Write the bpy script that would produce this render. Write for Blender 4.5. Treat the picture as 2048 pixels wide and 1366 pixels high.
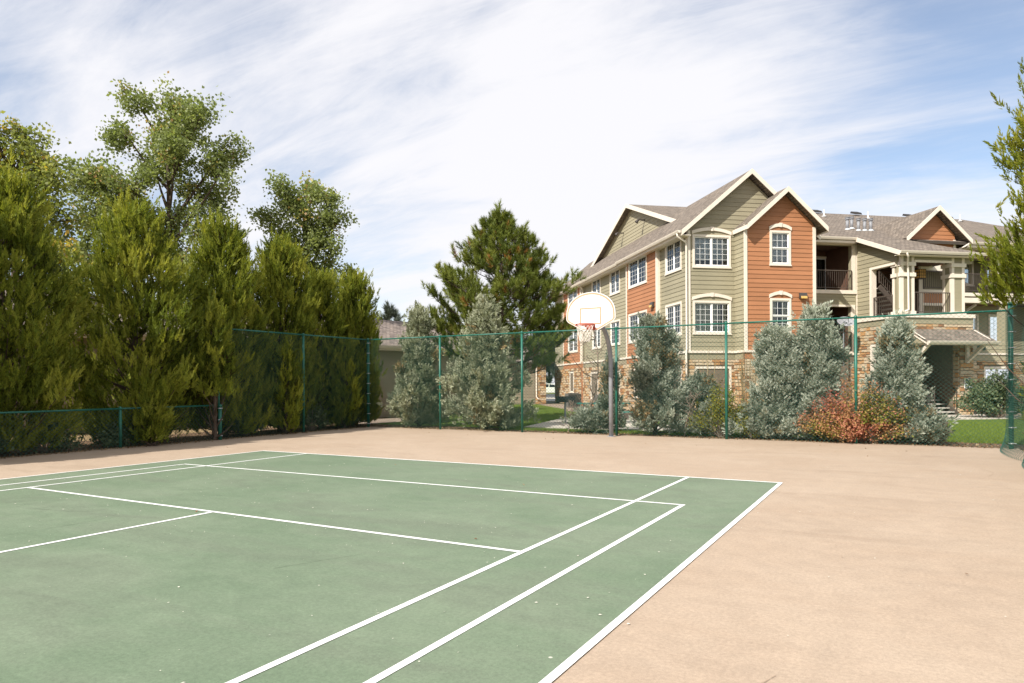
import bpy, math, random
import numpy as np
from mathutils import Vector, Matrix

for o in list(bpy.data.objects):
    bpy.data.objects.remove(o)
scene = bpy.context.scene
COL = scene.collection
R = math.radians

# ------------------------------------------------------------------ camera
cam_data = bpy.data.cameras.new('camera')
cam = bpy.data.objects.new('camera', cam_data)
COL.objects.link(cam)
CAM = Vector((7.031, -10.853, 1.494))
YAW = R(29.282)
cam.matrix_world = (Matrix.Translation(CAM) @ Matrix.Rotation(YAW, 4, 'Z')
                    @ Matrix.Rotation(R(90), 4, 'X') @ Matrix.Rotation(R(-0.29), 4, 'Z'))
cam_data.sensor_width = 36.0
cam_data.lens = 36.0 * 1384.6 / 2048
cam_data.shift_y = (766.8 - 683) / 2048
cam_data.clip_start = 0.05
cam_data.clip_end = 2000
scene.camera = cam

# ------------------------------------------------------------------ sky and sun
SUN_AZ = Vector((-0.22, -0.975, 0)).normalized()      # horizontal direction towards the sun
SUN_EL = R(42)
world = bpy.data.worlds.new('World')
scene.world = world
world.use_nodes = True
nt = world.node_tree
nt.nodes.clear()
W = nt.nodes.new
L = nt.links.new
out = W('ShaderNodeOutputWorld')
bg = W('ShaderNodeBackground')
bg.inputs['Strength'].default_value = 0.1
sky = W('ShaderNodeTexSky')
sky.sky_type = 'NISHITA'
sky.sun_disc = False
sky.sun_elevation = SUN_EL
sky.sun_rotation = math.atan2(SUN_AZ.x, SUN_AZ.y)
sky.air_density = 1.0
sky.dust_density = 0.15
sky.ozone_density = 1.6
tc = W('ShaderNodeTexCoord')
sep = W('ShaderNodeSeparateXYZ')
L(tc.outputs['Generated'], sep.inputs[0])
def wmath(op, a, b=None, c=None):
    n = W('ShaderNodeMath'); n.operation = op
    for i, v in enumerate((a, b, c)):
        if v is None: continue
        if isinstance(v, (int, float)): n.inputs[i].default_value = v
        else: L(v, n.inputs[i])
    return n.outputs[0]
zz = wmath('ADD', wmath('MAXIMUM', sep.outputs['Z'], 0.0), 0.22)
px = wmath('DIVIDE', sep.outputs['X'], zz)
py = wmath('DIVIDE', sep.outputs['Y'], zz)
comb = W('ShaderNodeCombineXYZ'); L(px, comb.inputs[0]); L(py, comb.inputs[1])
def cloud_noise(loc, rot, scale, nscale, detail, rough, dist):
    m = W('ShaderNodeMapping'); L(comb.outputs[0], m.inputs[0])
    m.inputs['Location'].default_value = loc
    m.inputs['Rotation'].default_value = (0, 0, rot)
    m.inputs['Scale'].default_value = scale
    n = W('ShaderNodeTexNoise'); L(m.outputs[0], n.inputs['Vector'])
    n.inputs['Scale'].default_value = nscale
    n.inputs['Detail'].default_value = detail
    n.inputs['Roughness'].default_value = rough
    n.inputs['Distortion'].default_value = dist
    return n.outputs[0]
big = cloud_noise((5.72, 1.42, 0), R(25), (1.0, 1.0, 1), 0.55, 3, 0.5, 0.3)
mid = cloud_noise((0.3, 1.7, 0), R(-35), (0.8, 1.7, 1), 1.25, 8, 0.58, 0.5)
wisp = cloud_noise((1.3, 5.2, 0), R(-55), (0.7, 2.8, 1), 2.4, 10, 0.65, 0.7)
dens = wmath('ADD', wmath('ADD', wmath('MULTIPLY', big, 1.3), wmath('MULTIPLY', mid, 0.6)), wmath('MULTIPLY', wisp, 0.36))
mr = W('ShaderNodeMapRange'); mr.interpolation_type = 'SMOOTHSTEP'
L(dens, mr.inputs[0])
mr.inputs[1].default_value = 0.88; mr.inputs[2].default_value = 1.24
mr.inputs[3].default_value = 0.16; mr.inputs[4].default_value = 0.97
mixc = W('ShaderNodeMix'); mixc.data_type = 'RGBA'
L(mr.outputs[0], mixc.inputs[0])
L(sky.outputs[0], mixc.inputs[6])
mixc.inputs[7].default_value = (6.05, 6.0, 6.2, 1)
L(mixc.outputs[2], bg.inputs[0])
L(bg.outputs[0], out.inputs[0])

sun_data = bpy.data.lights.new('sun', 'SUN')
sun_data.energy = 4.25
sun_data.angle = R(0.55)
sun_data.color = (1.0, 0.95, 0.87)
sun = bpy.data.objects.new('sun', sun_data)
COL.objects.link(sun)
sdir = Vector((SUN_AZ.x * math.cos(SUN_EL), SUN_AZ.y * math.cos(SUN_EL), math.sin(SUN_EL)))
sun.rotation_euler = sdir.to_track_quat('Z', 'Y').to_euler()
sun.location = (0, 0, 30)

scene.view_settings.view_transform = 'Standard'
scene.view_settings.look = 'None'
scene.view_settings.gamma = 1.0
scene.view_settings.use_curve_mapping = False
scene.view_settings.exposure = 0.71
scene.render.engine = 'CYCLES'
scene.cycles.max_bounces = 8
scene.cycles.transparent_max_bounces = 16

# ------------------------------------------------------------------ materials
def srgb(r, g, b):
    f = lambda c: ((c / 255 + 0.055) / 1.055) ** 2.4 if c > 10 else c / 255 / 12.92
    return (f(r), f(g), f(b), 1)

class N:
    """tiny node helper"""
    def __init__(self, name):
        self.m = bpy.data.materials.new(name); self.m.use_nodes = True
        self.t = self.m.node_tree; self.b = self.t.nodes['Principled BSDF']
    def n(self, kind, **kw):
        x = self.t.nodes.new('ShaderNode' + kind)
        for k, v in kw.items(): setattr(x, k, v)
        return x
    def l(self, a, b): self.t.links.new(a, b)
    def noise(self, scale, detail=4, rough=0.55, vec=None, dist=0):
        x = self.n('TexNoise'); x.inputs['Scale'].default_value = scale
        x.inputs['Detail'].default_value = detail; x.inputs['Roughness'].default_value = rough
        x.inputs['Distortion'].default_value = dist
        if vec is not None: self.l(vec, x.inputs['Vector'])
        return x.outputs[0]
    def ramp(self, fac, stops, interp='LINEAR'):
        r = self.n('ValToRGB'); e = r.color_ramp.elements; r.color_ramp.interpolation = interp
        while len(e) < len(stops): e.new(0.5)
        for i, (p, c) in enumerate(stops):
            e[i].position = p; e[i].color = c if len(c) == 4 else (*c, 1)
        self.l(fac, r.inputs[0]); return r.outputs[0]
    def mix(self, fac, a, b, mode='MIX'):
        x = self.n('Mix', data_type='RGBA', blend_type=mode)
        for s, v in ((0, fac), (6, a), (7, b)):
            if isinstance(v, (int, float)): x.inputs[s].default_value = v
            elif isinstance(v, tuple): x.inputs[s].default_value = v if len(v) == 4 else (*v, 1)
            else: self.l(v, x.inputs[s])
        return x.outputs[2]
    def math(self, op, a, b=0.0, clamp=False):
        x = self.n('Math', operation=op); x.use_clamp = clamp
        for i, v in enumerate((a, b)):
            if isinstance(v, (int, float)): x.inputs[i].default_value = v
            else: self.l(v, x.inputs[i])
        return x.outputs[0]
    def col(self, c): self.l(c, self.b.inputs['Base Color']) if not isinstance(c, tuple) else setattr(self.b.inputs['Base Color'], 'default_value', c if len(c) == 4 else (*c, 1))
    def rough(self, v):
        if isinstance(v, (int, float)): self.b.inputs['Roughness'].default_value = v
        else: self.l(v, self.b.inputs['Roughness'])
    def bump(self, h, strength=0.3, dist=0.01):
        x = self.n('Bump'); x.inputs['Strength'].default_value = strength; x.inputs['Distance'].default_value = dist
        self.l(h, x.inputs['Height']); self.l(x.outputs[0], self.b.inputs['Normal'])
    def obj(self): return self.n('TexCoord').outputs['Object']
    def pos(self): return self.n('NewGeometry').outputs['Position']
    def attr(self, name):
        a = self.n('Attribute'); a.attribute_name = name; return a.outputs['Fac']
    def rnd(self): return self.n('ObjectInfo').outputs['Random']
    def spec(self, v): self.b.inputs['Specular IOR Level'].default_value = v

MAT = {}
def plain(name, c, rough=0.6, var=0.12, scale=6.0, metal=0.0, spec=0.4, bump=0.0, rvar=0.0):
    k = N(name); v = k.pos() if scale < 3 else k.obj()
    n = k.noise(scale, 5, 0.6, v)
    dark = tuple(x * (1 - var) for x in c[:3]); lite = tuple(min(1, x * (1 + var)) for x in c[:3])
    c1 = k.ramp(n, [(0.3, dark), (0.7, lite)])
    if rvar > 0:
        r = k.rnd()
        c1 = k.mix(1.0, c1, k.ramp(r, [(0, (1 - rvar,) * 3), (1, (1 + rvar,) * 3)]), 'MULTIPLY')
    k.col(c1); k.rough(rough); k.b.inputs['Metallic'].default_value = metal; k.spec(spec)
    if bump: k.bump(k.noise(scale * 8, 4, 0.6, v), bump, 0.004)
    MAT[name] = k.m; return k.m

plain('cream_trim', (0.73, 0.65, 0.55), 0.55, 0.06, 3)
plain('vinyl_white', (0.82, 0.81, 0.78), 0.4, 0.03, 3)
plain('green_post', (0.012, 0.118, 0.082), 0.45, 0.25, 5, spec=0.5)
plain('green_wire', (0.02, 0.085, 0.064), 0.5, 0.2, 5)
plain('scuff', (0.13, 0.165, 0.11), 0.8, 0.2, 3)
plain('scuff_tan', (0.33, 0.24, 0.17), 0.8, 0.2, 3)
plain('fleck', (0.62, 0.60, 0.50), 0.8, 0.15, 9)
plain('galvanised', (0.27, 0.28, 0.30), 0.45, 0.2, 4, metal=0.15)
plain('pipe_grey', (0.24, 0.245, 0.26), 0.5, 0.15, 7)
plain('band_metal', (0.62, 0.64, 0.64), 0.4, 0.1, 9, metal=0.4)
plain('rail_brown', (0.085, 0.065, 0.052), 0.5, 0.15, 8)
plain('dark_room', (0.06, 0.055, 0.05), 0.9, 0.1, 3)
plain('shade_toned_wall', (0.11, 0.055, 0.035), 0.8, 0.15, 3)  # orange siding darkened in colour, shade included, for recess walls and ceilings
plain('concrete', (0.50, 0.45, 0.38), 0.85, 0.14, 2.5, bump=0.2)
plain('step_concrete', (0.46, 0.43, 0.38), 0.85, 0.1, 4)
plain('bark', (0.085, 0.06, 0.042), 0.9, 0.35, 9, bump=0.6)
plain('dead_wood', (0.24, 0.185, 0.14), 0.9, 0.3, 9)
plain('curtain', (0.72, 0.65, 0.50), 0.9, 0.05, 5)
plain('blind', (0.72, 0.71, 0.68), 0.8, 0.04, 5)
plain('rim_orange', (0.36, 0.055, 0.025), 0.5, 0.2, 9)
plain('net_cord', (0.75, 0.70, 0.64), 0.9, 0.1, 20)
plain('board_white', (0.88, 0.87, 0.87), 0.35, 0.02, 3)
plain('board_orange', (0.66, 0.30, 0.19), 0.5, 0.12, 8)
plain('sticker_blue', (0.02, 0.22, 0.38), 0.4, 0.05, 5)
plain('sign_green', (0.012, 0.045, 0.04), 0.45, 0.1, 5)
plain('sign_white', (0.8, 0.8, 0.78), 0.5, 0.03, 5)
plain('black_metal', (0.015, 0.015, 0.016), 0.5, 0.2, 6)
plain('vent_dark', (0.03, 0.028, 0.026), 0.7, 0.2, 6)
plain('unit_grey', (0.13, 0.115, 0.105), 0.6, 0.15, 4)
plain('table_green', (0.015, 0.15, 0.12), 0.5, 0.15, 5)
plain('amber_glass', (0.75, 0.45, 0.14), 0.35, 0.15, 9)
plain('door_dark', (0.02, 0.04, 0.042), 0.35, 0.1, 3)
plain('tan_siding', (0.25, 0.205, 0.145), 0.7, 0.06, 2, rvar=0.05)
plain('car_white', (0.66, 0.68, 0.56), 0.25, 0.02, 3, spec=0.6)
plain('car_glass', (0.02, 0.025, 0.03), 0.08, 0.05, 3, spec=0.8)
plain('tyre', (0.018, 0.018, 0.018), 0.85, 0.1, 6)
plain('hub', (0.5, 0.5, 0.52), 0.35, 0.1, 6, metal=0.7)
plain('terracotta', (0.35, 0.12, 0.06), 0.8, 0.1, 6)
plain('dish_grey', (0.30, 0.30, 0.32), 0.5, 0.05, 5)
plain('lamp_bronze', (0.06, 0.05, 0.045), 0.5, 0.1, 5)

def siding_mat(name, c):
    k = N(name); v = k.obj()
    mp = k.n('Mapping'); mp.inputs['Scale'].default_value = (1.2, 1.2, 14); k.l(v, mp.inputs[0])
    g = k.noise(3.5, 6, 0.65, mp.outputs[0])
    big = k.noise(0.5, 3, 0.5, k.pos())
    c1 = k.ramp(g, [(0.3, tuple(x * 0.9 for x in c)), (0.7, tuple(x * 1.08 for x in c))])
    c2 = k.mix(1.0, c1, k.ramp(big, [(0.3, (0.92,) * 3), (0.7, (1.06,) * 3)]), 'MULTIPLY')
    c3 = k.mix(1.0, c2, k.ramp(k.rnd(), [(0, (0.92,) * 3), (1, (1.07,) * 3)]), 'MULTIPLY')
    k.col(c3); k.rough(0.62); k.spec(0.3); k.bump(g, 0.25, 0.003)
    MAT[name] = k.m
siding_mat('siding_orange', (0.405, 0.178, 0.085))
siding_mat('siding_green', (0.31, 0.277, 0.187))
plain('wall_green', (0.31, 0.277, 0.187), 0.65, 0.05, 2)
plain('wall_orange', (0.405, 0.178, 0.085), 0.65, 0.05, 2)

k = N('stone'); t = k.attr('tint'); v = k.obj()
c = k.ramp(t, [(0, (0.22, 0.13, 0.075)), (0.16, (0.36, 0.19, 0.10)), (0.34, (0.50, 0.29, 0.13)), (0.52, (0.52, 0.38, 0.23)), (0.74, (0.58, 0.48, 0.34)), (1, (0.46, 0.37, 0.28))])
n1 = k.noise(14, 6, 0.7, v)
c = k.mix(1.0, c, k.ramp(n1, [(0.25, (0.68, 0.66, 0.64)), (0.75, (1.15, 1.12, 1.1))]), 'MULTIPLY')
k.col(c); k.rough(0.88); k.spec(0.2); k.bump(n1, 0.6, 0.012); MAT['stone'] = k.m
plain('mortar', (0.16, 0.125, 0.09), 0.95, 0.25, 9)

def shingle_mat(name, tint):
    k = N(name); uv = k.n('UVMap').outputs[0]
    br = k.n('TexBrick'); br.offset = 0.43; br.squash = 1.0
    k.l(uv, br.inputs['Vector'])
    br.inputs['Color1'].default_value = (*[x * 0.72 for x in tint], 1)
    br.inputs['Color2'].default_value = (*[x * 1.25 for x in tint], 1)
    br.inputs['Mortar'].default_value = (*[x * 0.35 for x in tint], 1)
    br.inputs['Scale'].default_value = 1.0
    br.inputs['Mortar Size'].default_value = 0.012
    br.inputs['Brick Width'].default_value = 0.22
    br.inputs['Row Height'].default_value = 0.145
    br.inputs['Bias'].default_value = 0.0
    n2 = k.noise(2.2, 4, 0.6, uv); n3 = k.noise(40, 3, 0.7, uv)
    c = k.mix(1.0, br.outputs['Color'], k.ramp(n2, [(0.3, (0.86, 0.86, 0.88)), (0.7, (1.12, 1.08, 1.04))]), 'MULTIPLY')
    c = k.mix(0.5, c, k.ramp(n3, [(0.3, (0.6,) * 3), (0.7, (1.3,) * 3)]), 'MULTIPLY')
    k.col(c); k.rough(0.9); k.spec(0.15); k.bump(br.outputs['Fac'], -0.5, 0.02)
    MAT[name] = k.m
shingle_mat('shingle', (0.21, 0.178, 0.148))
shingle_mat('shingle_pale', (0.25, 0.21, 0.185))

k = N('glass')
k.t.nodes.remove(k.b)
tr = k.n('BsdfTransparent'); tr.inputs[0].default_value = (0.86, 0.90, 0.91, 1)
gl = k.n('BsdfGlossy'); gl.inputs['Roughness'].default_value = 0.03; gl.inputs[0].default_value = (0.9, 0.95, 1, 1)
fr = k.n('Fresnel'); fr.inputs[0].default_value = 1.42
ms = k.n('MixShader'); k.l(fr.outputs[0], ms.inputs[0]); k.l(tr.outputs[0], ms.inputs[1]); k.l(gl.outputs[0], ms.inputs[2])
k.l(ms.outputs[0], k.t.nodes['Material Output'].inputs[0]); MAT['glass'] = k.m

# court surface: worn acrylic paint
def court_mat(name, base, worn, stain):
    k = N(name); p = k.pos()
    mp = k.n('Mapping'); mp.inputs['Rotation'].default_value = (0, 0, R(20)); mp.inputs['Scale'].default_value = (0.35, 1.3, 1); k.l(p, mp.inputs[0])
    big = k.noise(0.55, 6, 0.6, p, 0.4); streak = k.noise(1.1, 8, 0.66, mp.outputs[0], 0.6); fine = k.noise(38, 5, 0.75, p); med = k.noise(5, 6, 0.65, p)
    c = k.ramp(k.math('ADD', k.math('MULTIPLY', big, 0.55), k.math('MULTIPLY', streak, 0.45)), [(0.40, base), (0.60, worn)])
    c = k.mix(k.ramp(streak, [(0.50, (0,) * 3), (0.70, (0.75,) * 3)]), c, stain)
    c = k.mix(0.45, c, k.ramp(med, [(0.3, (0.82,) * 3), (0.7, (1.12,) * 3)]), 'MULTIPLY')
    c = k.mix(0.9, c, k.ramp(fine, [(0.3, (0.80,) * 3), (0.7, (1.16,) * 3)]), 'MULTIPLY')
    gr_ = k.noise(130, 3, 0.8, p); c = k.mix(0.8, c, k.ramp(gr_, [(0.3, (0.80,) * 3), (0.7, (1.16,) * 3)]), 'MULTIPLY')
    vo = k.n('TexVoronoi'); vo.inputs['Scale'].default_value = 2.6; k.l(p, vo.inputs['Vector'])
    vn = k.math('ADD', vo.outputs['Distance'], k.math('MULTIPLY', med, 0.05))
    spk = k.ramp(vn, [(0.050, (1,) * 3), (0.062, (0,) * 3)])
    sc = k.n('SeparateColor'); k.l(vo.outputs['Color'], sc.inputs[0])
    pick = k.math('GREATER_THAN', sc.outputs[0], 0.72)
    c = k.mix(k.math('MULTIPLY', spk, pick), c, (0.5, 0.5, 0.42))
    k.col(c); k.rough(k.ramp(med, [(0.3, (0.62,) * 3), (0.7, (0.8,) * 3)])); k.spec(0.3)
    k.bump(k.noise(180, 3, 0.7, p), 0.25, 0.003); MAT[name] = k.m
court_mat('court_tan', (0.39, 0.295, 0.215), (0.435, 0.34, 0.255), (0.335, 0.25, 0.18))
court_mat('court_green', (0.14, 0.19, 0.12), (0.185, 0.23, 0.155), (0.132, 0.158, 0.11))

k = N('line_paint'); p = k.pos(); n1 = k.noise(9, 6, 0.7, p)
n2 = k.noise(70, 4, 0.75, p); k.col(k.mix(k.ramp(k.math('ADD', k.math('MULTIPLY', n1, .5), k.math('MULTIPLY', n2, .5)), [(0.30, (1,) * 3), (0.40, (0,) * 3)]), k.ramp(n1, [(0.28, (0.66, 0.67, 0.62)), (0.55, (0.84, 0.84, 0.82))]), (0.30, 0.33, 0.26))); k.rough(0.6); MAT['line_paint'] = k.m

k = N('lawn'); p = k.pos(); a = k.noise(0.5, 5, 0.6, p); b = k.noise(14, 5, 0.7, p)
c = k.ramp(a, [(0.3, (0.075, 0.125, 0.02)), (0.7, (0.12, 0.175, 0.035))])
c = k.mix(0.8, c, k.ramp(b, [(0.25, (0.55, 0.6, 0.45)), (0.75, (1.25, 1.15, 1.1))]), 'MULTIPLY')
k.col(c); k.rough(0.9); k.spec(0.15); k.bump(b, 0.9, 0.05); MAT['lawn'] = k.m
def soil(name, lo, hi, sc, bs):
    k = N(name); p = k.pos(); a = k.noise(sc, 7, 0.7, p); v = k.n('TexVoronoi'); v.inputs['Scale'].default_value = bs; k.l(p, v.inputs['Vector'])
    c = k.ramp(a, [(0.3, lo), (0.7, hi)])
    c = k.mix(0.6, c, v.outputs['Color'], 'OVERLAY')
    bw = k.n('RGBToBW'); k.l(v.outputs['Color'], bw.inputs[0])
    c2 = k.mix(0.75, k.ramp(a, [(0.3, lo), (0.7, hi)]), k.mix(1.0, k.ramp(a, [(0.3, lo), (0.7, hi)]), k.ramp(bw.outputs[0], [(0, (0.35,) * 3), (1, (1.5,) * 3)]), 'MULTIPLY'))
    k.col(c2); k.rough(0.95); k.spec(0.1); k.bump(v.outputs['Distance'], 0.8, 0.03); MAT[name] = k.m
soil('mulch', (0.10, 0.062, 0.038), (0.21, 0.14, 0.09), 3, 22)
soil('gravel', (0.22, 0.17, 0.13), (0.36, 0.29, 0.23), 2, 18)
soil('dry_ground', (0.20, 0.14, 0.075), (0.34, 0.25, 0.14), 1.2, 14)
plain('asphalt', (0.075, 0.075, 0.08), 0.9, 0.2, 2.5)

def leaf_mat(name, stops, trans=0.25, rough=0.55, spec=0.25, tcol=None):
    k = N(name); t = k.attr('tint')
    c = k.ramp(t, stops)
    k.col(c); k.rough(rough); k.spec(spec)
    tl = k.n('BsdfTranslucent'); k.l(k.mix(1.0, c, tcol or (1.25, 1.2, 0.6), 'MULTIPLY'), tl.inputs[0])
    ms = k.n('MixShader'); ms.inputs[0].default_value = trans
    k.l(k.b.outputs[0], ms.inputs[1]); k.l(tl.outputs[0], ms.inputs[2])
    k.l(ms.outputs[0], k.t.nodes['Material Output'].inputs[0]); MAT[name] = k.m
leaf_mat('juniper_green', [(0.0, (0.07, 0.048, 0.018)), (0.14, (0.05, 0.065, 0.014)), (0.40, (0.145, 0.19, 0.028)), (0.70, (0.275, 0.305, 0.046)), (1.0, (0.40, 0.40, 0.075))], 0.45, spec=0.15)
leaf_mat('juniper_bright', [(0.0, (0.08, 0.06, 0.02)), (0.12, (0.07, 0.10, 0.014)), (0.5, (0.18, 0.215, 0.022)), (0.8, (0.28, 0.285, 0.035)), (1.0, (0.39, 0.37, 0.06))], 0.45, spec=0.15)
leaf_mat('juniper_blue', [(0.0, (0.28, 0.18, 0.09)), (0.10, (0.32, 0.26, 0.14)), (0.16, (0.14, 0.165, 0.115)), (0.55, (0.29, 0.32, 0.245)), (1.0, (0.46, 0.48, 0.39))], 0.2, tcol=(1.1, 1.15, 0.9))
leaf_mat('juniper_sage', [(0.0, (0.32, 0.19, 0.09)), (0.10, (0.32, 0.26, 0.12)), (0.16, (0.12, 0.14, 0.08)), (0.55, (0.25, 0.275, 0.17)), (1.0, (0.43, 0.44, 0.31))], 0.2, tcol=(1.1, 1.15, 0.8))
leaf_mat('pine_needles', [(0.0, (0.36, 0.17, 0.05)), (0.03, (0.20, 0.14, 0.03)), (0.06, (0.07, 0.10, 0.02)), (0.6, (0.17, 0.205, 0.035)), (1.0, (0.27, 0.28, 0.055))], 0.25)
leaf_mat('cottonwood_leaves', [(0.0, (0.13, 0.165, 0.06)), (0.55, (0.26, 0.305, 0.105)), (0.88, (0.38, 0.40, 0.15)), (0.94, (0.54, 0.40, 0.07)), (1.0, (0.42, 0.26, 0.12))], 0.45, 0.45, 0.4, (1.15, 1.2, 0.7))
leaf_mat('cottonwood_yellow', [(0.0, (0.15, 0.185, 0.055)), (0.65, (0.30, 0.33, 0.09)), (0.88, (0.42, 0.40, 0.10)), (0.93, (0.58, 0.44, 0.06)), (1.0, (0.52, 0.34, 0.07))], 0.45, 0.45, 0.4, (1.15, 1.2, 0.7))
leaf_mat('barberry_leaves', [(0.0, (0.10, 0.12, 0.02)), (0.20, (0.20, 0.20, 0.03)), (0.32, (0.38, 0.24, 0.09)), (0.52, (0.43, 0.19, 0.11)), (0.78, (0.37, 0.115, 0.09)), (1.0, (0.26, 0.06, 0.075))], 0.25)
leaf_mat('shrub_yellow', [(0.0, (0.08, 0.09, 0.02)), (0.5, (0.20, 0.205, 0.03)), (0.85, (0.34, 0.30, 0.035)), (1.0, (0.44, 0.33, 0.06))], 0.3)
leaf_mat('shrub_dark', [(0.0, (0.045, 0.065, 0.03)), (0.6, (0.10, 0.135, 0.06)), (1.0, (0.20, 0.23, 0.13))], 0.2)
leaf_mat('straw', [(0.0, (0.20, 0.145, 0.07)), (0.6, (0.38, 0.29, 0.15)), (1.0, (0.48, 0.40, 0.24))], 0.25)
leaf_mat('grass_blades', [(0.0, (0.08, 0.13, 0.02)), (0.6, (0.17, 0.24, 0.04)), (1.0, (0.27, 0.30, 0.07))], 0.3)
leaf_mat('litter', [(0.0, (0.10, 0.055, 0.03)), (0.5, (0.22, 0.13, 0.065)), (1.0, (0.42, 0.31, 0.18))], 0.1)
leaf_mat('far_conifer', [(0.0, (0.05, 0.065, 0.045)), (1.0, (0.11, 0.13, 0.10))], 0.1)
leaf_mat('flowers', [(0.0, (0.10, 0.12, 0.02)), (0.4, (0.36, 0.20, 0.02)), (1.0, (0.55, 0.33, 0.03))], 0.25)

# ------------------------------------------------------------------ mesh helpers
def link(o, parent=None):
    COL.objects.link(o)
    if parent is not None: o.parent = parent
    return o

def tag(o, label=None, cat=None, group=None, kind=None):
    if label: o['label'] = label
    if cat: o['category'] = cat
    if group: o['group'] = group
    if kind: o['kind'] = kind
    return o

def thing(name, label, cat, loc=(0, 0, 0), rz=0.0, group=None):
    e = bpy.data.objects.new(name, None); e.empty_display_size = 0.2
    e.location = loc; e.rotation_euler = (0, 0, rz)
    link(e); return tag(e, label, cat, group)

class MB:
    def __init__(self): self.v = []; self.f = []; self.uv = {}
    def add(self, vs, fs):
        b = len(self.v); self.v += [tuple(x) for x in vs]; self.f += [tuple(b + i for i in f) for f in fs]
    def hexa(self, p):   # p: 8 points, bottom ring then top ring
        self.add(p, [(3, 2, 1, 0), (4, 5, 6, 7), (0, 1, 5, 4), (1, 2, 6, 5), (2, 3, 7, 6), (3, 0, 4, 7)])
    def box(self, x0, x1, y0, y1, z0, z1):
        self.hexa([(x0, y0, z0), (x1, y0, z0), (x1, y1, z0), (x0, y1, z0), (x0, y0, z1), (x1, y0, z1), (x1, y1, z1), (x0, y1, z1)])
    def fbox(self, P, u0, u1, z0, z1, o0, o1):
        self.hexa([P(u0, o0, z0), P(u1, o0, z0), P(u1, o1, z0), P(u0, o1, z0), P(u0, o0, z1), P(u1, o0, z1), P(u1, o1, z1), P(u0, o1, z1)])
    def beam(self, a, b, w, h, up=(0, 0, 1)):
        a = Vector(a); b = Vector(b); t = (b - a).normalized(); s = t.cross(Vector(up))
        if s.length < 1e-4: s = Vector((1, 0, 0))
        s.normalize(); u = s.cross(t)
        s *= w / 2; u *= h / 2
        self.hexa([a - s - u, a + s - u, b + s - u, b - s - u, a - s + u, a + s + u, b + s + u, b - s + u])
    def tube(self, pts, r, n=8, cap=True):
        pts = [Vector(p) for p in pts]; m = len(pts)
        rs = r if isinstance(r, (list, tuple)) else [r] * m
        b = len(self.v); ref = None
        for i, p in enumerate(pts):
            t = (pts[min(i + 1, m - 1)] - pts[max(i - 1, 0)]).normalized()
            if ref is None: ref = t.orthogonal().normalized()
            else:
                ref = ref - t * ref.dot(t)
                ref = ref.normalized() if ref.length > 1e-5 else t.orthogonal().normalized()
            q = t.cross(ref)
            for j in range(n):
                a = 2 * math.pi * j / n
                self.v.append(tuple(p + (ref * math.cos(a) + q * math.sin(a)) * rs[i]))
        for i in range(m - 1):
            for j in range(n):
                j2 = (j + 1) % n
                self.f.append((b + i * n + j, b + i * n + j2, b + (i + 1) * n + j2, b + (i + 1) * n + j))
        if cap:
            self.f.append(tuple(b + j for j in reversed(range(n))))
            self.f.append(tuple(b + (m - 1) * n + j for j in range(n)))
    def extrude(self, poly, vec):
        n = len(poly); v = Vector(vec)
        self.add(list(poly) + [tuple(Vector(p) + v) for p in poly],
                 [tuple(reversed(range(n))), tuple(range(n, 2 * n))] + [(i, (i + 1) % n, n + (i + 1) % n, n + i) for i in range(n)])
    def build(self, name, mat, parent=None, smooth=False, tint=None):
        me = bpy.data.meshes.new(name); me.from_pydata(self.v, [], self.f); me.update()
        me.materials.append(MAT[mat])
        if smooth: me.polygons.foreach_set('use_smooth', [True] * len(me.polygons))
        if tint is not None:
            a = me.attributes.new('tint', 'FLOAT', 'POINT')
            a.data.foreach_set('value', np.full(len(self.v), tint, np.float32) if isinstance(tint, float) else np.asarray(tint, np.float32))
        return link(bpy.data.objects.new(name, me), parent)

def copy_tree(o, parent=None):
    c = o.copy(); COL.objects.link(c); c.parent = parent
    for ch in list(o.children): copy_tree(ch, c)
    return c

def np_obj(name, V, F, mat, parent=None, tint=None, smooth=False):
    me = bpy.data.meshes.new(name)
    V = np.ascontiguousarray(V, np.float32); F = np.ascontiguousarray(F, np.int32)
    k = F.shape[1]
    me.vertices.add(len(V)); me.vertices.foreach_set('co', V.ravel())
    me.loops.add(F.size); me.loops.foreach_set('vertex_index', F.ravel())
    me.polygons.add(len(F)); me.polygons.foreach_set('loop_start', np.arange(0, F.size, k, dtype=np.int32))
    me.update(calc_edges=True)
    if smooth: me.polygons.foreach_set('use_smooth', np.ones(len(F), bool))
    me.materials.append(MAT[mat])
    if tint is not None:
        a = me.attributes.new('tint', 'FLOAT', 'POINT'); a.data.foreach_set('value', np.ascontiguousarray(tint, np.float32))
    return link(bpy.data.objects.new(name, me), parent)

def sheet(name, pts, z, mat, parent=None):
    me = bpy.data.meshes.new(name)
    me.from_pydata([(p[0], p[1], z) for p in pts], [], [tuple(range(len(pts)))]); me.update()
    me.materials.append(MAT[mat])
    return link(bpy.data.objects.new(name, me), parent)

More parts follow.
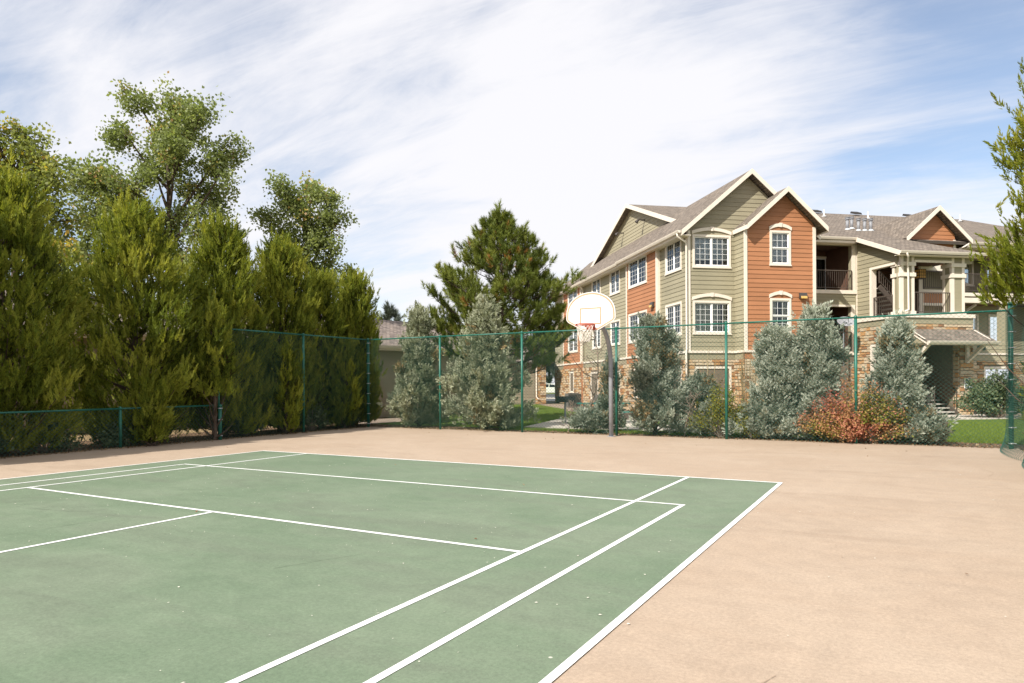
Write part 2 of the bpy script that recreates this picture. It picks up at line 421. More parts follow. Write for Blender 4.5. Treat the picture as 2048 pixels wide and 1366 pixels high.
# ------------------------------------------------------------------ ground and paving
def rect(x0, x1, y0, y1): return [(x0, y0), (x1, y0), (x1, y1), (x0, y1)]
GZ = -0.03
o = sheet('ground', rect(-600, 600, -600, 600), GZ, 'dry_ground'); tag(o, kind='structure')
o = sheet('lawn', [(-11.5, 9.3), (60, 9.3), (60, 200), (-60, 200), (-30, 34.0), (-13.5, 16.5)], GZ + 0.012, 'lawn'); tag(o, kind='structure')
o = sheet('mulch_bed', rect(-12.5, 14, 7.9, 9.35), GZ + 0.02, 'mulch'); tag(o, kind='structure')
o = sheet('gravel_bed', [(-13.4, 8.0), (-10.6, 8.0), (-10.2, 13.0), (-12.2, 15.0)], GZ + 0.018, 'gravel'); tag(o, kind='structure')
o = sheet('juniper_soil', rect(-12.4, -9.2, -13, 7.9), GZ + 0.016, 'mulch'); tag(o, kind='structure')  # mulch strip along the juniper row
pm = MB(); pm.extrude([(-4.1, 9.75, GZ), (1.7, 10.5, GZ), (1.5, 12.4, GZ), (-1.2, 13.2, GZ), (-1.6, 15.6, GZ), (-5.3, 15.2, GZ)], (0, 0, 0.05))
o = pm.build('path', 'concrete'); tag(o, kind='structure')
BPHI = R(40.0)
E1 = Vector((math.cos(BPHI), math.sin(BPHI), 0)); E2 = Vector((-math.sin(BPHI), math.cos(BPHI), 0))
BO = Vector((-0.9098, 18.745, 0))
def B(s, d, z=0.0): return BO + E1 * s + E2 * d + Vector((0, 0, z))
sw = MB(); sw.extrude([tuple(B(s, d, GZ)) for s, d in ((8.0, -4.4), (22, -4.4), (22, -3.0), (8.0, -3.0))], (0, 0, 0.055))
o = sw.build('pavement', 'concrete'); tag(o, kind='structure')
sw = MB(); sw.extrude([tuple(B(s, d, GZ)) for s, d in ((9.6, -3.0), (12.9, -3.0), (12.9, -1.4), (9.6, -1.4))], (0, 0, 0.055))
o = sw.build('pavement', 'concrete'); tag(o, kind='structure')
o = sheet('foundation_gravel', [tuple(B(s, d)[:2]) for s, d in ((-3.0, -1.7), (22, -3.0), (22, 1.6), (-0.0, 1.6), (-0.2, 24), (-3.0, 24))], GZ + 0.024, 'gravel'); tag(o, kind='structure')
o = sheet('road', [(-80, 60), (20, 44), (34, 60), (-70, 84)], GZ + 0.03, 'asphalt'); tag(o, kind='structure')
o = sheet('parking', [(-40, 40), (-14.4, 36.5), (-6, 44), (-46, 62)], GZ + 0.034, 'asphalt'); tag(o, kind='structure')
kb = MB(); kb.beam((-27, 50, 0), (-13.5, 47.4, 0), 0.35, 0.2); kb.beam((-22, 40.5, 0), (-14.2, 37.2, 0), 0.3, 0.16)
o = kb.build('kerb', 'concrete'); tag(o, kind='structure')

# ------------------------------------------------------------------ court
court = MB(); court.box(-9.35, 9.3, -16, 7.93, -0.12, 0.0)
court = court.build('court', 'court_tan'); tag(court, kind='structure')
sheet('green_area', rect(-5.486, 5.486, -14, 0), 0.004, 'court_green', court)
LW = 0.055
def line(x0, y0, x1, y1, w=LW):
    a = Vector((x0, y0)); b = Vector((x1, y1)); t = (b - a).normalized(); n = Vector((-t.y, t.x)) * w / 2
    sheet('painted_line', [a - n, b - n, b + n, a + n], 0.008, 'line_paint', court)
S_, D_ = 4.115, 5.486
line(-D_ - .0275, 0, D_ + .0275, 0, 0.06)
line(D_, -14, D_, -.03); line(-D_, -14, -D_, -.03)
line(S_, -14, S_, -.03); line(-S_, -14, -S_, -.03)
line(-S_ + .0275, -5.486, S_ - .0275, -5.486); line(0, -14, 0, -5.515)
line(-S_ + .0275, -2.50, S_ - .0275, -2.50); line(S_ + .0275, -2.50, 4.72 + .0275, -2.50); line(-4.72 - .0275, -2.50, -S_ - .0275, -2.50)
line(4.72, -14, 4.72, -2.53); line(-4.72, -14, -4.72, -2.53)

# scuffs and a thin crack or two, and small pale flecks lying on the paint
rng = random.Random(5)
for (cx, cy, ang, ln, m_) in ((-.9, -7.6, 60, 1.4, 'scuff'), (-2.2, -6.4, 20, .9, 'scuff'), (2.6, -6.9, 75, .8, 'scuff'), (7.9, -2.4, 25, 1.6, 'scuff_tan'), (6.3, -7.6, 64, .5, 'scuff_tan'), (2.0, 3.4, 8, 1.6, 'scuff_tan'), (-3.4, 4.6, 100, 1.2, 'scuff_tan'), (8.2, 2.2, 70, 1.1, 'scuff_tan')):
    pts = [Vector((cx, cy))]; a = R(ang)
    for i in range(12):
        a += rng.uniform(-.16, .16); pts.append(pts[-1] + Vector((math.cos(a), math.sin(a))) * ln / 12)
    mb = MB()
    for i in range(12):
        t = (pts[i + 1] - pts[i]).normalized(); n = Vector((-t.y, t.x)) * rng.uniform(.0012, .0028)
        mb.add([(*(pts[i] - n), .0062), (*(pts[i + 1] - n), .0062), (*(pts[i + 1] + n), .0062), (*(pts[i] + n), .0062)], [(0, 1, 2, 3)])
    mb.build('scuff_mark', m_, court)
mb = MB()
for i in range(520):
    x, y = rng.uniform(-6.5, 8.5), -9.5 + 13.5 * rng.random() ** 1.3
    if rng.random() < .5: x, y = x * .3 + 3 * math.sin(i // 40), y * .3 - 4 + 2 * math.cos(i // 25)
    a = rng.uniform(0, 6.28); l_ = rng.choice((.005, .006, .007, .009, .013)); w_ = l_ * rng.uniform(.3, .8); c_, s_ = math.cos(a), math.sin(a)
    mb.add([(x + c_ * l_ - s_ * w_ * 0, y + s_ * l_, .0095), (x - s_ * w_, y + c_ * w_, .012), (x - c_ * l_, y - s_ * l_, .0095), (x + s_ * w_, y - c_ * w_, .0098)], [(0, 1, 2, 3)])
o = mb.build('debris', 'fleck'); tag(o, 'small pale flecks and chips scattered over the court', 'debris', kind='stuff')
# ------------------------------------------------------------------ chain-link fences
def mesh_panel(W_, H_, P, pu=0.102, pz=0.092, r=0.0025, seg=None, name='wire_mesh', parent=None):
    """diamond wire between u=0..W_, z=0..H_ ; P maps (u, off, z)"""
    mb = MB(); k = pu / pz
    for sgn, off in ((1, 0.0022), (-1, -0.0022)):
        u0 = -H_ * k if sgn > 0 else 0.0
        u = u0
        while u < (W_ if sgn > 0 else W_ + H_ * k):
            # u(z) = u + sgn*k*z
            za, zb = 0.0, H_
            if sgn > 0:
                za = max(za, -u / k); zb = min(zb, (W_ - u) / k)
            else:
                za = max(za, (u - W_) / k); zb = min(zb, u / k)
            if zb - za > 0.02:
                n = 1 if seg is None else max(1, int((zb - za) / seg))
                zs = [za + (zb - za) * i / n for i in range(n + 1)]
                pts = [P(u + sgn * k * z, off, z) for z in zs]
                mb.tube(pts, r, 4, False)
            u += pu
    u = pu / 2
    while u < W_:       # knuckled selvage at the top and bottom
        for z in (0.0, H_):
            mb.tube([P(u - .012, .004, z - .012), P(u, -.004, z + .014), P(u + .012, .004, z - .012)], r * 1.2, 4, False)
        u += pu
    o = mb.build(name, 'green_wire', parent); o['kind'] = 'stuff'
    return o

def fence_post(parent, x, y, h, r=0.036, bands=(), cap=True):
    mb = MB(); mb.tube([(x, y, -0.02), (x, y, h)], r, 12)
    p = mb.build('post', 'green_post', parent, True)
    if cap:
        c = MB(); c.tube([(x, y, h - .03), (x, y, h + .01), (x, y, h + .035), (x, y, h + .045)], [r * 1.16, r * 1.16, r * .85, r * .3], 12)
        c.build('cap', 'green_post', p, True)
    for z in bands:
        b = MB(); b.tube([(x, y, z - .012), (x, y, z + .012)], r * 1.14, 12); b.box(x + r, x + r + .05, y - .008, y + .008, z - .012, z + .012)
        b.build('band', 'band_metal', p, True)
    return p

def rail(parent, a, b, r=0.021):
    mb = MB(); mb.tube([a, b], r, 10); mb.build('rail', 'green_post', parent, True)
def ties(parent, a, b, n):
    a = Vector(a); b = Vector(b); t = (b - a).normalized()
    for i in range(n):
        p = a.lerp(b, (i + .5) / n); mb = MB(); mb.tube([p - t * .006, p + t * .006], 0.0245, 8); mb.build('tie', 'green_wire', parent)

FY, FH = 7.75, 3.05
far = thing('chain_link_fence', 'tall green chain link fence along the far end of the court behind the hoop', 'fence', (0, FY, 0))
xs = [-9.15 + 3.05 * i for i in range(7)]
BZ = [0.12 + 0.35 * i for i in range(9)]
for i, x in enumerate(xs):
    end = i in (0, 6)
    fence_post(far, x, 0, FH + (.14 if i == 6 else .0), 0.048 if end else 0.036, BZ if end else ())
for i in range(6):
    rail(far, (xs[i], 0, FH - .01), (xs[i + 1], 0, FH - .01))
    ties(far, (xs[i], 0, FH - .01), (xs[i + 1], 0, FH - .01), 9)
    x0 = xs[i] + .03
    sag = random.Random(i).uniform(.01, .03)
    mesh_panel(2.99, FH - .06, lambda u, o, z, x0=x0: (x0 + u, -.045 + o + .012 * math.sin(u * 2.1 + x0), .03 + z), parent=far)

left = thing('chain_link_fence', 'tall green chain link section in front of the junipers at the left corner', 'fence', (-9.15, 0, 0))
for y, r_ in ((4.75, .036), (1.68, .03)):
    fence_post(left, 0, y, FH, r_)
for a, b in ((FY, 4.75), (4.75, 1.68)):
    rail(left, (0, a, FH - .01), (0, b, FH - .01)); ties(left, (0, a, FH - .01), (0, b, FH - .01), 9)
    mesh_panel(a - b - .06, FH - .06, lambda u, o, z, b=b: (.045 + o + .02 * math.sin(u * 1.7 + b), b + .03 + u, .03 + z), parent=left)

low = thing('chain_link_fence', 'low green chain link fence under the junipers at the left edge', 'fence', (-9.15, 0, 0))
LH = 0.95
fence_post(low, .07, 1.66, .93, .05, (.12, .55, .86), True)
ys = [1.6, -1.05, -4.1, -7.15, -10.2, -13.2]
for y in ys[1:]: fence_post(low, 0, y, LH, .034)
for a, b in zip(ys, ys[1:]):
    rail(low, (0, a, LH - .01), (0, b, LH - .01))
    mesh_panel(a - b - .04, LH - .05, lambda u, o, z, b=b: (.045 + o + .02 * math.sin(u * 1.9 + b), b + .02 + u, .03 + z), parent=low)

rightf = thing('chain_link_fence', 'green chain link fence running off the right edge with its loose foot bulging inward', 'fence', (9.1, 0, 0))
rys = [FY, 4.7, 1.65, -1.4, -4.45, -7.5, -10.55, -13.6]
for y in rys[1:]: fence_post(rightf, 0, y, FH, .036)
for a, b in zip(rys, rys[1:]):
    rail(rightf, (0, a, FH - .01), (0, b, FH - .01))
    def RP(u, o, z, a=a, b=b):
        y = b + .03 + u
        bul = .22 * max(0, 1 - z / .6) ** 2 * (math.sin(math.pi * min(1, max(0, u / (a - b)))) ** .5)
        return (-.045 + o - bul, y, .03 + z)
    mesh_panel(a - b - .06, FH - .06, RP, seg=.16 if b > 0 else None, parent=rightf)
# ------------------------------------------------------------------ basketball hoop
hoop = thing('basketball_hoop', 'basketball hoop with white fan backboard on a bent grey steel pole', 'basketball hoop', (0, 7.32, 0))
pts = [(0, 0, -.02), (0, 0, 1.95)]
for i in range(1, 13):
    a = math.pi / 2 * i / 12
    pts.append((0, -.92 + .92 * math.cos(a), 1.95 + 1.12 * math.sin(a)))
pts.append((0, -1.36, 3.09))
mb = MB(); mb.tube(pts, .062, 16); pole = mb.build('pole', 'galvanised', hoop, True)
mb = MB(); mb.tube([(0, 0, 0), (0, 0, .012)], .11, 16); mb.build('base_plate', 'galvanised', pole)
st = MB()
for i in range(-3, 4):
    pass
ang = math.atan2(CAM.y - 7.32, CAM.x)
ring = []
for z in (2.26, 2.36):
    for i in range(-4, 5):
        a = ang + i * .16; ring.append((0.0645 * math.cos(a), 0.0645 * math.sin(a), z))
st.add(ring, [(i, i + 1, 10 + i, 9 + i) for i in range(8)]); st.build('sticker', 'sticker_blue', pole)
st = MB(); ring = []
for z, w in ((2.285, .35), (2.315, .3), (2.345, .08)):
    for s in (-1, 1):
        a = ang + s * w; ring.append((0.066 * math.cos(a), 0.066 * math.sin(a), z))
st.add(ring, [(0, 1, 3, 2), (2, 3, 5, 4)]); st.build('sticker_mark', 'sign_white', pole)
# fan backboard outline (x, z) around its centre
BY = -1.44; ZB = 2.86
def fan(sc=0.0):
    hw, hb, hs, ht = .685 - sc, 0.0 + sc, .36, 1.0 - sc
    p = [(-.20, hb), (.20, hb), (hw - .05 + sc * .3, .235 + sc * .55)]
    p.append((hw, .30 + sc * .2))
    n = 22
    for i in range(n + 1):
        a = math.pi * i / n
        p.append((hw * math.cos(a), hs + .06 + (ht - hs - .06) * math.sin(a) ** .92))
    p += [(-hw, .30 + sc * .2), (-hw + .05 - sc * .3, .235 + sc * .55)]
    return p
f0 = fan()
mb = MB(); mb.extrude([(x, BY, ZB + z) for x, z in f0], (0, .035, 0)); bb = mb.build('backboard', 'board_white', hoop)
def ring_between(outer, inner, y):
    m = MB(); n = len(outer)
    vs = [(x, y, ZB + z) for x, z in outer] + [(x, y, ZB + z) for x, z in inner]
    m.add(vs, [(i, (i + 1) % n, n + (i + 1) % n, n + i) for i in range(n)]); return m
ring_between(fan(.014), fan(.062), BY - .003).build('painted_border', 'board_orange', bb)
sq = lambda w, h0, h1: [(-w, h0), (w, h0), (w, h1), (-w, h1)]
ring_between(sq(.305, .155, .60), sq(.262, .195, .56), BY - .003).build('painted_square', 'board_orange', bb)
mb = MB()
for i in range(7): mb.add([(-.585 + i * .022, BY - .003, ZB + .272), (-.570 + i * .022, BY - .003, ZB + .272), (-.570 + i * .022, BY - .003, ZB + .290), (-.585 + i * .022, BY - .003, ZB + .290)], [(0, 1, 2, 3)])
mb.build('small_print', 'board_orange', bb)
mb = MB()
for s in (-1, 1):
    mb.beam((s * .22, BY + .035, ZB + .55), (0, -1.0, 3.02), .04, .03); mb.beam((s * .3, BY + .05, ZB + .1), (s * .3, BY + .05, ZB + .75), .05, .03)
mb.box(-.32, .32, BY + .036, BY + .07, ZB + .18, ZB + .26)
mb.build('bracket', 'galvanised', hoop)
RZ, RYc, RR = 3.0, BY - .38, .229
mb = MB()
mb.tube([(RR * math.cos(2 * math.pi * i / 32), RYc + RR * math.sin(2 * math.pi * i / 32), RZ) for i in range(33)], .0105, 8, False)
mb.tube([(RR * math.cos(2 * math.pi * i / 32), RYc + RR * math.sin(2 * math.pi * i / 32), RZ - .03) for i in range(33)], .009, 8, False)
for s in (-1, 1):
    mb.beam((s * .09, BY, RZ - .06), (s * .15, RYc + .19, RZ - .01), .03, .02); mb.beam((s * .09, BY, RZ), (s * .16, RYc + .17, RZ), .03, .018)
mb.box(-.13, .13, BY - .018, BY - .002, RZ - .13, RZ + .03)
mb.build('rim', 'rim_orange', hoop, True)
mb = MB(); rs = random.Random(3); NL = 12
for k in range(NL):
    for sgn in (-1, 1):
        pts = []
        for j in range(9):
            t = j / 8; a = 2 * math.pi * (k + .5 * sgn * j * .75) / NL
            r = RR * (1 - .46 * t ** .8) * (1 + .02 * rs.uniform(-1, 1)); pts.append((r * math.cos(a), RYc + r * math.sin(a), RZ - .01 - .43 * t + .01 * rs.uniform(-1, 1)))
        mb.tube(pts, .0048, 4, False)
mb.build('net', 'net_cord', hoop)
# ------------------------------------------------------------------ apartment building (local axes: s along the front, d into depth, z up)
bld = thing('apartment_building', 'three storey apartment building with green and orange siding, cream trim and stone base', 'building', tuple(BO), BPHI)
rb = random.Random(11)
def FRONT(d0): return lambda u, o, z: (u, d0 - o, z)
def SIDE(c): return lambda u, o, z: (c - o, u, z)

def subtract(iv, cuts):
    for c0, c1 in cuts:
        new = []
        for a, b in iv:
            if c1 <= a or c0 >= b: new.append((a, b)); continue
            if c0 > a: new.append((a, c0))
            if c1 < b: new.append((c1, b))
        iv = new
    return iv

def wall_mesh(P, ext, z0, z1, ops, mat, thick=.16, name='wall', parent=None, zs=()):
    zc = sorted({z0, z1, *[z for z in zs if z0 < z < z1], *[min(max(q, z0), z1) for o in ops for q in o[2:4]]})
    mb = MB()
    for a, b in zip(zc, zc[1:]):
        if b - a < 1e-4: continue
        la, ra = ext(a + 1e-5); lb, rb_ = ext(b - 1e-5)
        m = (a + b) / 2
        cuts = [(o[0], o[1]) for o in ops if o[2] < m < o[3]]
        iv = subtract([(min(la, lb), max(ra, rb_))], cuts)
        for u0, u1 in iv:
            a0, a1 = max(u0, la), min(u1, ra); b0, b1 = max(u0, lb), min(u1, rb_)
            if a1 - a0 < 0: a0 = a1 = (a0 + a1) / 2
            if b1 - b0 < 0: b0 = b1 = (b0 + b1) / 2
            mb.hexa([P(a0, -thick, a), P(a1, -thick, a), P(a1, 0, a), P(a0, 0, a), P(b0, -thick, b), P(b1, -thick, b), P(b1, 0, b), P(b0, 0, b)])
    return mb.build(name, mat, parent or bld)

NB = [0]
STUFF_BOARDS = {}
def siding(wall, P, ext, z0, z1, ops, mat, dz=.19, far=False):
    """lap siding, one mesh per board"""
    z = z0
    while z < z1 - .02:
        zt = min(z + dz, z1)
        full = [(o[0], o[1]) for o in ops if o[2] <= z + .01 and o[3] >= zt - .01]
        l0, r0 = ext(z + 1e-4); l1, r1 = ext(zt - 1e-4)
        for u0, u1 in subtract([(min(l0, l1), max(r0, r1))], full):
            part = [o for o in ops if o[3] > z + .01 and o[2] < zt - .01 and not (o[2] <= z + .01 and o[3] >= zt - .01) and o[0] < u1 and o[1] > u0]
            zc = sorted({z, zt, *[q for o in part for q in o[2:4] if z + .005 < q < zt - .005]})
            mb = MB()
            for a, b in zip(zc, zc[1:]):
                m = (a + b) / 2; ta = .024 - .018 * (a - z) / dz; tb = .024 - .018 * (b - z) / dz
                la, ra = ext(a + 1e-4); lb, rr = ext(b - 1e-4)
                for v0, v1 in subtract([(u0, u1)], [(o[0], o[1]) for o in part if o[2] < m < o[3]]):
                    a0, a1, b0, b1 = max(v0, la), min(v1, ra), max(v0, lb), min(v1, rr)
                    if a1 - a0 < .01: continue
                    if b1 < b0: b0 = b1 = (b0 + b1) / 2
                    mb.hexa([P(a0, .001, a), P(a1, .001, a), P(a1, ta, a), P(a0, ta, a), P(b0, .001, b), P(b1, .001, b), P(b1, tb, b), P(b0, tb, b)])
            if not mb.v: continue
            if far or NB[0] >= 300:
                st = STUFF_BOARDS.setdefault((wall.name, mat), (wall, MB()))[1]; st.add(mb.v, mb.f)
            else:
                NB[0] += 1; mb.build('board', mat, wall)
        z = zt
def flush_boards():
    for (wn, mat), (w, m) in STUFF_BOARDS.items():
        o = m.build('boards', mat, w); o['kind'] = 'stuff'
    STUFF_BOARDS.clear()

def rectext(a, b): return lambda z: (a, b)
def shrink(o, m): return (o[0] + m, o[1] - m, o[2] + m, o[3] - m)

CW = .095   # casing width
def window(P, u0, u1, z0, z1, kind='slider', nx=3, ny=5, fill='blind', arch=0.0, cols=None, mirror=False, name='window'):
    mb = MB()
    for (a, b, c, d) in ((u0, u1, z1 - CW, z1), (u0, u1, z0, z0 + CW), (u0, u0 + CW, z0 + CW, z1 - CW), (u1 - CW, u1, z0 + CW, z1 - CW)):
        mb.fbox(P, a, b, c, d, -.02, .045)
    mb.fbox(P, u0 - .02, u1 + .02, z0 - .02, z0 + .03, .0, .065)
    w = mb.build(name, 'cream_trim', bld)
    a0, a1, b0, b1 = u0 + CW, u1 - CW, z0 + CW, z1 - CW
    um = (a0 + a1) / 2; zm = (b0 + b1) / 2
    sashes = [(a0, um, b0, b1, 0.0), (um, a1, b0, b1, .022)] if kind == 'slider' else [(a0, a1, zm, b1, .022), (a0, a1, b0, zm, 0.0)]
    if kind == 'single': sashes = [(a0, a1, b0, b1, 0.0)]
    for (c0, c1, d0, d1, off) in sashes:
        mb = MB(); fw = .045
        for (a, b, c, d) in ((c0, c1, d1 - fw, d1), (c0, c1, d0, d0 + fw), (c0, c0 + fw, d0 + fw, d1 - fw), (c1 - fw, c1, d0 + fw, d1 - fw)):
            mb.fbox(P, a, b, c, d, -.06 + off, -.015 + off)
        mb.build('sash', 'vinyl_white', w)
        mb = MB(); mb.fbox(P, c0 + fw, c1 - fw, d0 + fw, d1 - fw, -.045 + off, -.040 + off); mb.build('pane', 'glass', w)
        mb = MB(); yy = ny if kind != 'hung' else 2
        for i in range(1, nx): x = c0 + fw + (c1 - c0 - 2 * fw) * i / nx; mb.fbox(P, x - .006, x + .006, d0 + fw, d1 - fw, -.039 + off, -.033 + off)
        for j in range(1, yy): z = d0 + fw + (d1 - d0 - 2 * fw) * j / yy; mb.fbox(P, c0 + fw, c1 - fw, z - .006, z + .006, -.0385 + off, -.0335 + off)
        g = mb.build('grille', 'vinyl_white', w); g['kind'] = 'stuff'
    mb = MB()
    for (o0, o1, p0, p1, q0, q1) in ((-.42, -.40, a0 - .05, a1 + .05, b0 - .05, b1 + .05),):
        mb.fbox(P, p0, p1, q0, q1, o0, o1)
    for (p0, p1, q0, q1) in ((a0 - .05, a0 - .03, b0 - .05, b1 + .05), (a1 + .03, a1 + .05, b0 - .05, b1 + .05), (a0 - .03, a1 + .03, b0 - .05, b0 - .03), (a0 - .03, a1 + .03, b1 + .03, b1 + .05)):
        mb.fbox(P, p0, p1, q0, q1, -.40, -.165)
    mb.build('dark_room_box', 'dark_room', w)  # closed box coloured dark to stand in for the unlit room
    if fill:
        mb = MB(); r2 = random.Random(int(u0 * 100 + z0 * 37))
        if fill == 'blind':
            n = int((b1 - b0) / .05); drop = r2.uniform(.75, 1.0)
            for i in range(n):
                z = b1 - (i + .5) * .05
                if z < b1 - drop * (b1 - b0): break
                mb.fbox(P, a0 + .01, a1 - .01, z - .019, z + .019, -.13, -.122)
        elif fill == 'vertical':
            n = int((a1 - a0) / .085)
            for i in range(n):
                x = a0 + (i + .5) * .085
                if r2.random() < .12: continue
                mb.fbox(P, x - .033, x + .033, b0, b1, -.13 - r2.uniform(0, .02), -.12)
        else:
            n = 26
            for half, (s0, s1) in enumerate(((a0, a0 + .36 * (a1 - a0)), (a1 - .36 * (a1 - a0), a1)) if fill == 'curtain' else ((a0, a1),)):
                pts = [(s0 + (s1 - s0) * i / n, -.13 + .02 * math.sin(i * 1.9)) for i in range(n + 1)]
                for (x0, q0), (x1, q1) in zip(pts, pts[1:]):
                    mb.add([P(x0, q0, b0), P(x1, q1, b0), P(x1, q1, b1), P(x0, q0, b1)], [(0, 1, 2, 3)])
        o = mb.build('blind' if fill in ('blind', 'vertical') else 'curtain', 'blind' if fill == 'blind' else 'curtain', w); o['kind'] = 'stuff'
    if arch:
        uc = (u0 + u1) / 2; hw = (u1 - u0) / 2 + .03; mb = MB(); n = 14; th_ = .13
        zf = lambda x: z1 + .02 + arch * (1 - ((x - uc) / hw) ** 2)
        for i in range(n):
            x0 = uc - hw + 2 * hw * i / n; x1 = x0 + 2 * hw / n
            mb.hexa([P(x0, 0, zf(x0) - .01), P(x1, 0, zf(x1) - .01), P(x1, .06, zf(x1) - .01), P(x0, .06, zf(x0) - .01), P(x0, 0, zf(x0) + th_), P(x1, 0, zf(x1) + th_), P(x1, .06, zf(x1) + th_), P(x0, .06, zf(x0) + th_)])
        mb.build('arch_head', 'cream_trim', w)
        mb = MB(); zk = zf(uc)
        mb.hexa([P(uc - .05, .06, zk - .03), P(uc + .05, .06, zk - .03), P(uc + .05, .085, zk - .03), P(uc - .05, .085, zk - .03), P(uc - .08, .06, zk + th_ + .02), P(uc + .08, .06, zk + th_ + .02), P(uc + .08, .085, zk + th_ + .02), P(uc - .08, .085, zk + th_ + .02)])
        mb.build('keystone', 'cream_trim', w)
    return w

def trim(P, u0, u1, z0, z1, o1=.04, o0=0.0, name='trim', mat='cream_trim', parent=None):
    mb = MB(); mb.fbox(P, u0, u1, z0, z1, o0, o1); return mb.build(name, mat, parent or bld)

NS = [0]
def stones(P, u0, u1, z0, z1, ops=(), parent=None, singles=True, seed=1):
    r = random.Random(seed); big = MB(); tints = []
    z = z0
    while z < z1 - .03:
        hgt = r.choice((.10, .12, .13, .15, .17, .20)); zt = min(z + hgt, z1)
        if z1 - zt < .05: zt = z1
        cuts = [(o[0], o[1]) for o in ops if o[2] < zt - .01 and o[3] > z + .01]
        for a, b in subtract([(u0, u1)], cuts):
            u = a
            while u < b - .01:
                w = r.uniform(.16, .46) if hgt > .1 else r.uniform(.2, .55); v = min(u + w, b)
                if b - v < .1: v = b
                g = .007; d = r.uniform(.022, .06); c = r.uniform(.006, .014); j = lambda: r.uniform(-.004, .004)
                vs = [P(u + g, 0, z + g), P(v - g, 0, z + g), P(v - g, 0, zt - g), P(u + g, 0, zt - g),
                      P(u + g + c, d + j(), z + g + c), P(v - g - c, d + j(), z + g + c), P(v - g - c, d + j(), zt - g - c), P(u + g + c, d + j(), zt - g - c)]
                fs = [(4, 5, 6, 7), (0, 1, 5, 4), (1, 2, 6, 5), (2, 3, 7, 6), (3, 0, 4, 7)]
                t = r.choice((.05, .2, .36, .5, .5, .6, .7, .75, .8, .9, .3)) + r.uniform(-.05, .05)
                t = min(1, max(0, t))
                if singles and NS[0] < 300:
                    NS[0] += 1; mb = MB(); mb.add(vs, fs); mb.build('stone', 'stone', parent, tint=t)
                else:
                    big.add(vs, fs); tints += [t] * 8
                u = v
        z = zt
    if big.v:
        o = big.build('stones', 'stone', parent, tint=tints); o['kind'] = 'stuff'

def roof(name, polys, mat='shingle', thick=.14, parent=None):
    """each poly: (points, eave direction index) ; uv in metres along the eave and up the slope"""
    me = bpy.data.meshes.new(name); V = []; F = []; UV = []
    for pts in polys:
        P0, P1 = Vector(pts[0]), Vector(pts[1]); eu = (P1 - P0).normalized()
        nrm = (P1 - P0).cross(Vector(pts[-1]) - P0).normalized()
        if nrm.z < 0: nrm = -nrm
        ev = nrm.cross(eu).normalized()
        b = len(V); n = len(pts)
        V += [tuple(p) for p in pts] + [tuple(Vector(p) - Vector((0, 0, thick))) for p in pts]
        uv = [((Vector(p) - P0).dot(eu), (Vector(p) - P0).dot(ev)) for p in pts]
        F.append(tuple(range(b, b + n))); UV += uv
        F.append(tuple(b + n + i for i in reversed(range(n)))); UV += list(reversed(uv))
        for i in range(n):
            i2 = (i + 1) % n; F.append((b + i, b + n + i, b + n + i2, b + i2)); UV += [uv[i], uv[i], uv[i2], uv[i2]]
    me.from_pydata(V, [], F); me.update()
    l = me.uv_layers.new(name='UVMap'); l.data.foreach_set('uv', [c for q in UV for c in q])
    me.materials.append(MAT[mat]); return link(bpy.data.objects.new(name, me), parent or bld)

def fascia(a, b, h=.2, w=.035, dz=-.09, name='rake_board', parent=None):
    a = Vector(a) + Vector((0, 0, dz)); b = Vector(b) + Vector((0, 0, dz))
    mb = MB(); t = (b - a).normalized(); s = t.cross(Vector((0, 0, 1))).normalized() * w / 2; u = Vector((0, 0, h / 2))
    mb.hexa([a - s - u, a + s - u, b + s - u, b - s - u, a - s + u, a + s + u, b + s + u, b - s + u]); return mb.build(name, 'cream_trim', parent or bld)
def gutter(a, b, parent=None):
    a = Vector(a); b = Vector(b); t = (b - a).normalized(); n = Vector((t.y, -t.x, 0))
    prof = [(0, 0), (.0, -.12), (.075, -.12), (.11, -.05), (.125, 0), (.105, 0), (.095, -.02), (.02, -.02)]
    mb = MB(); m = len(prof)
    ra = [tuple(a + n * x + Vector((0, 0, z))) for x, z in prof]; rb2 = [tuple(b + n * x + Vector((0, 0, z))) for x, z in prof]
    mb.add(ra + rb2, [tuple(reversed(range(m))), tuple(range(m, 2 * m))] + [(i, (i + 1) % m, m + (i + 1) % m, m + i) for i in range(m)])
    return mb.build('gutter', 'cream_trim', parent or bld)
def downspout(pts, r=.04):
    mb = MB(); mb.tube(pts, r, 8); return mb.build('downspout', 'cream_trim', bld, True)

BELT0, BELT1, BAND0 = 2.76, 2.86, 2.49
ZT = 8.0

# ---- front green wall of the corner block, d = 0
Pg = FRONT(0.0)
SL = .85
def gable_ext(l, r, zc, peak_s, peak_z, sl):
    def f(z):
        if z <= zc: return (l, r)
        h = max(0.0, (peak_z - z) / sl); return (max(l, peak_s - h), min(r, peak_s + h))
    return f
gx = gable_ext(0.0, 5.4, 7.9, 2.81, 10.46, SL)
wg = [(.22, 2.0, 6.44, 7.86), (.22, 2.0, 3.57, 5.02), (.30, 2.0, .75, 2.18)]
wl = wall_mesh(Pg, gx, 0, 10.4, [shrink(o, CW) for o in wg], 'wall_green', zs=[7.9 + .25 * i for i in range(11)])
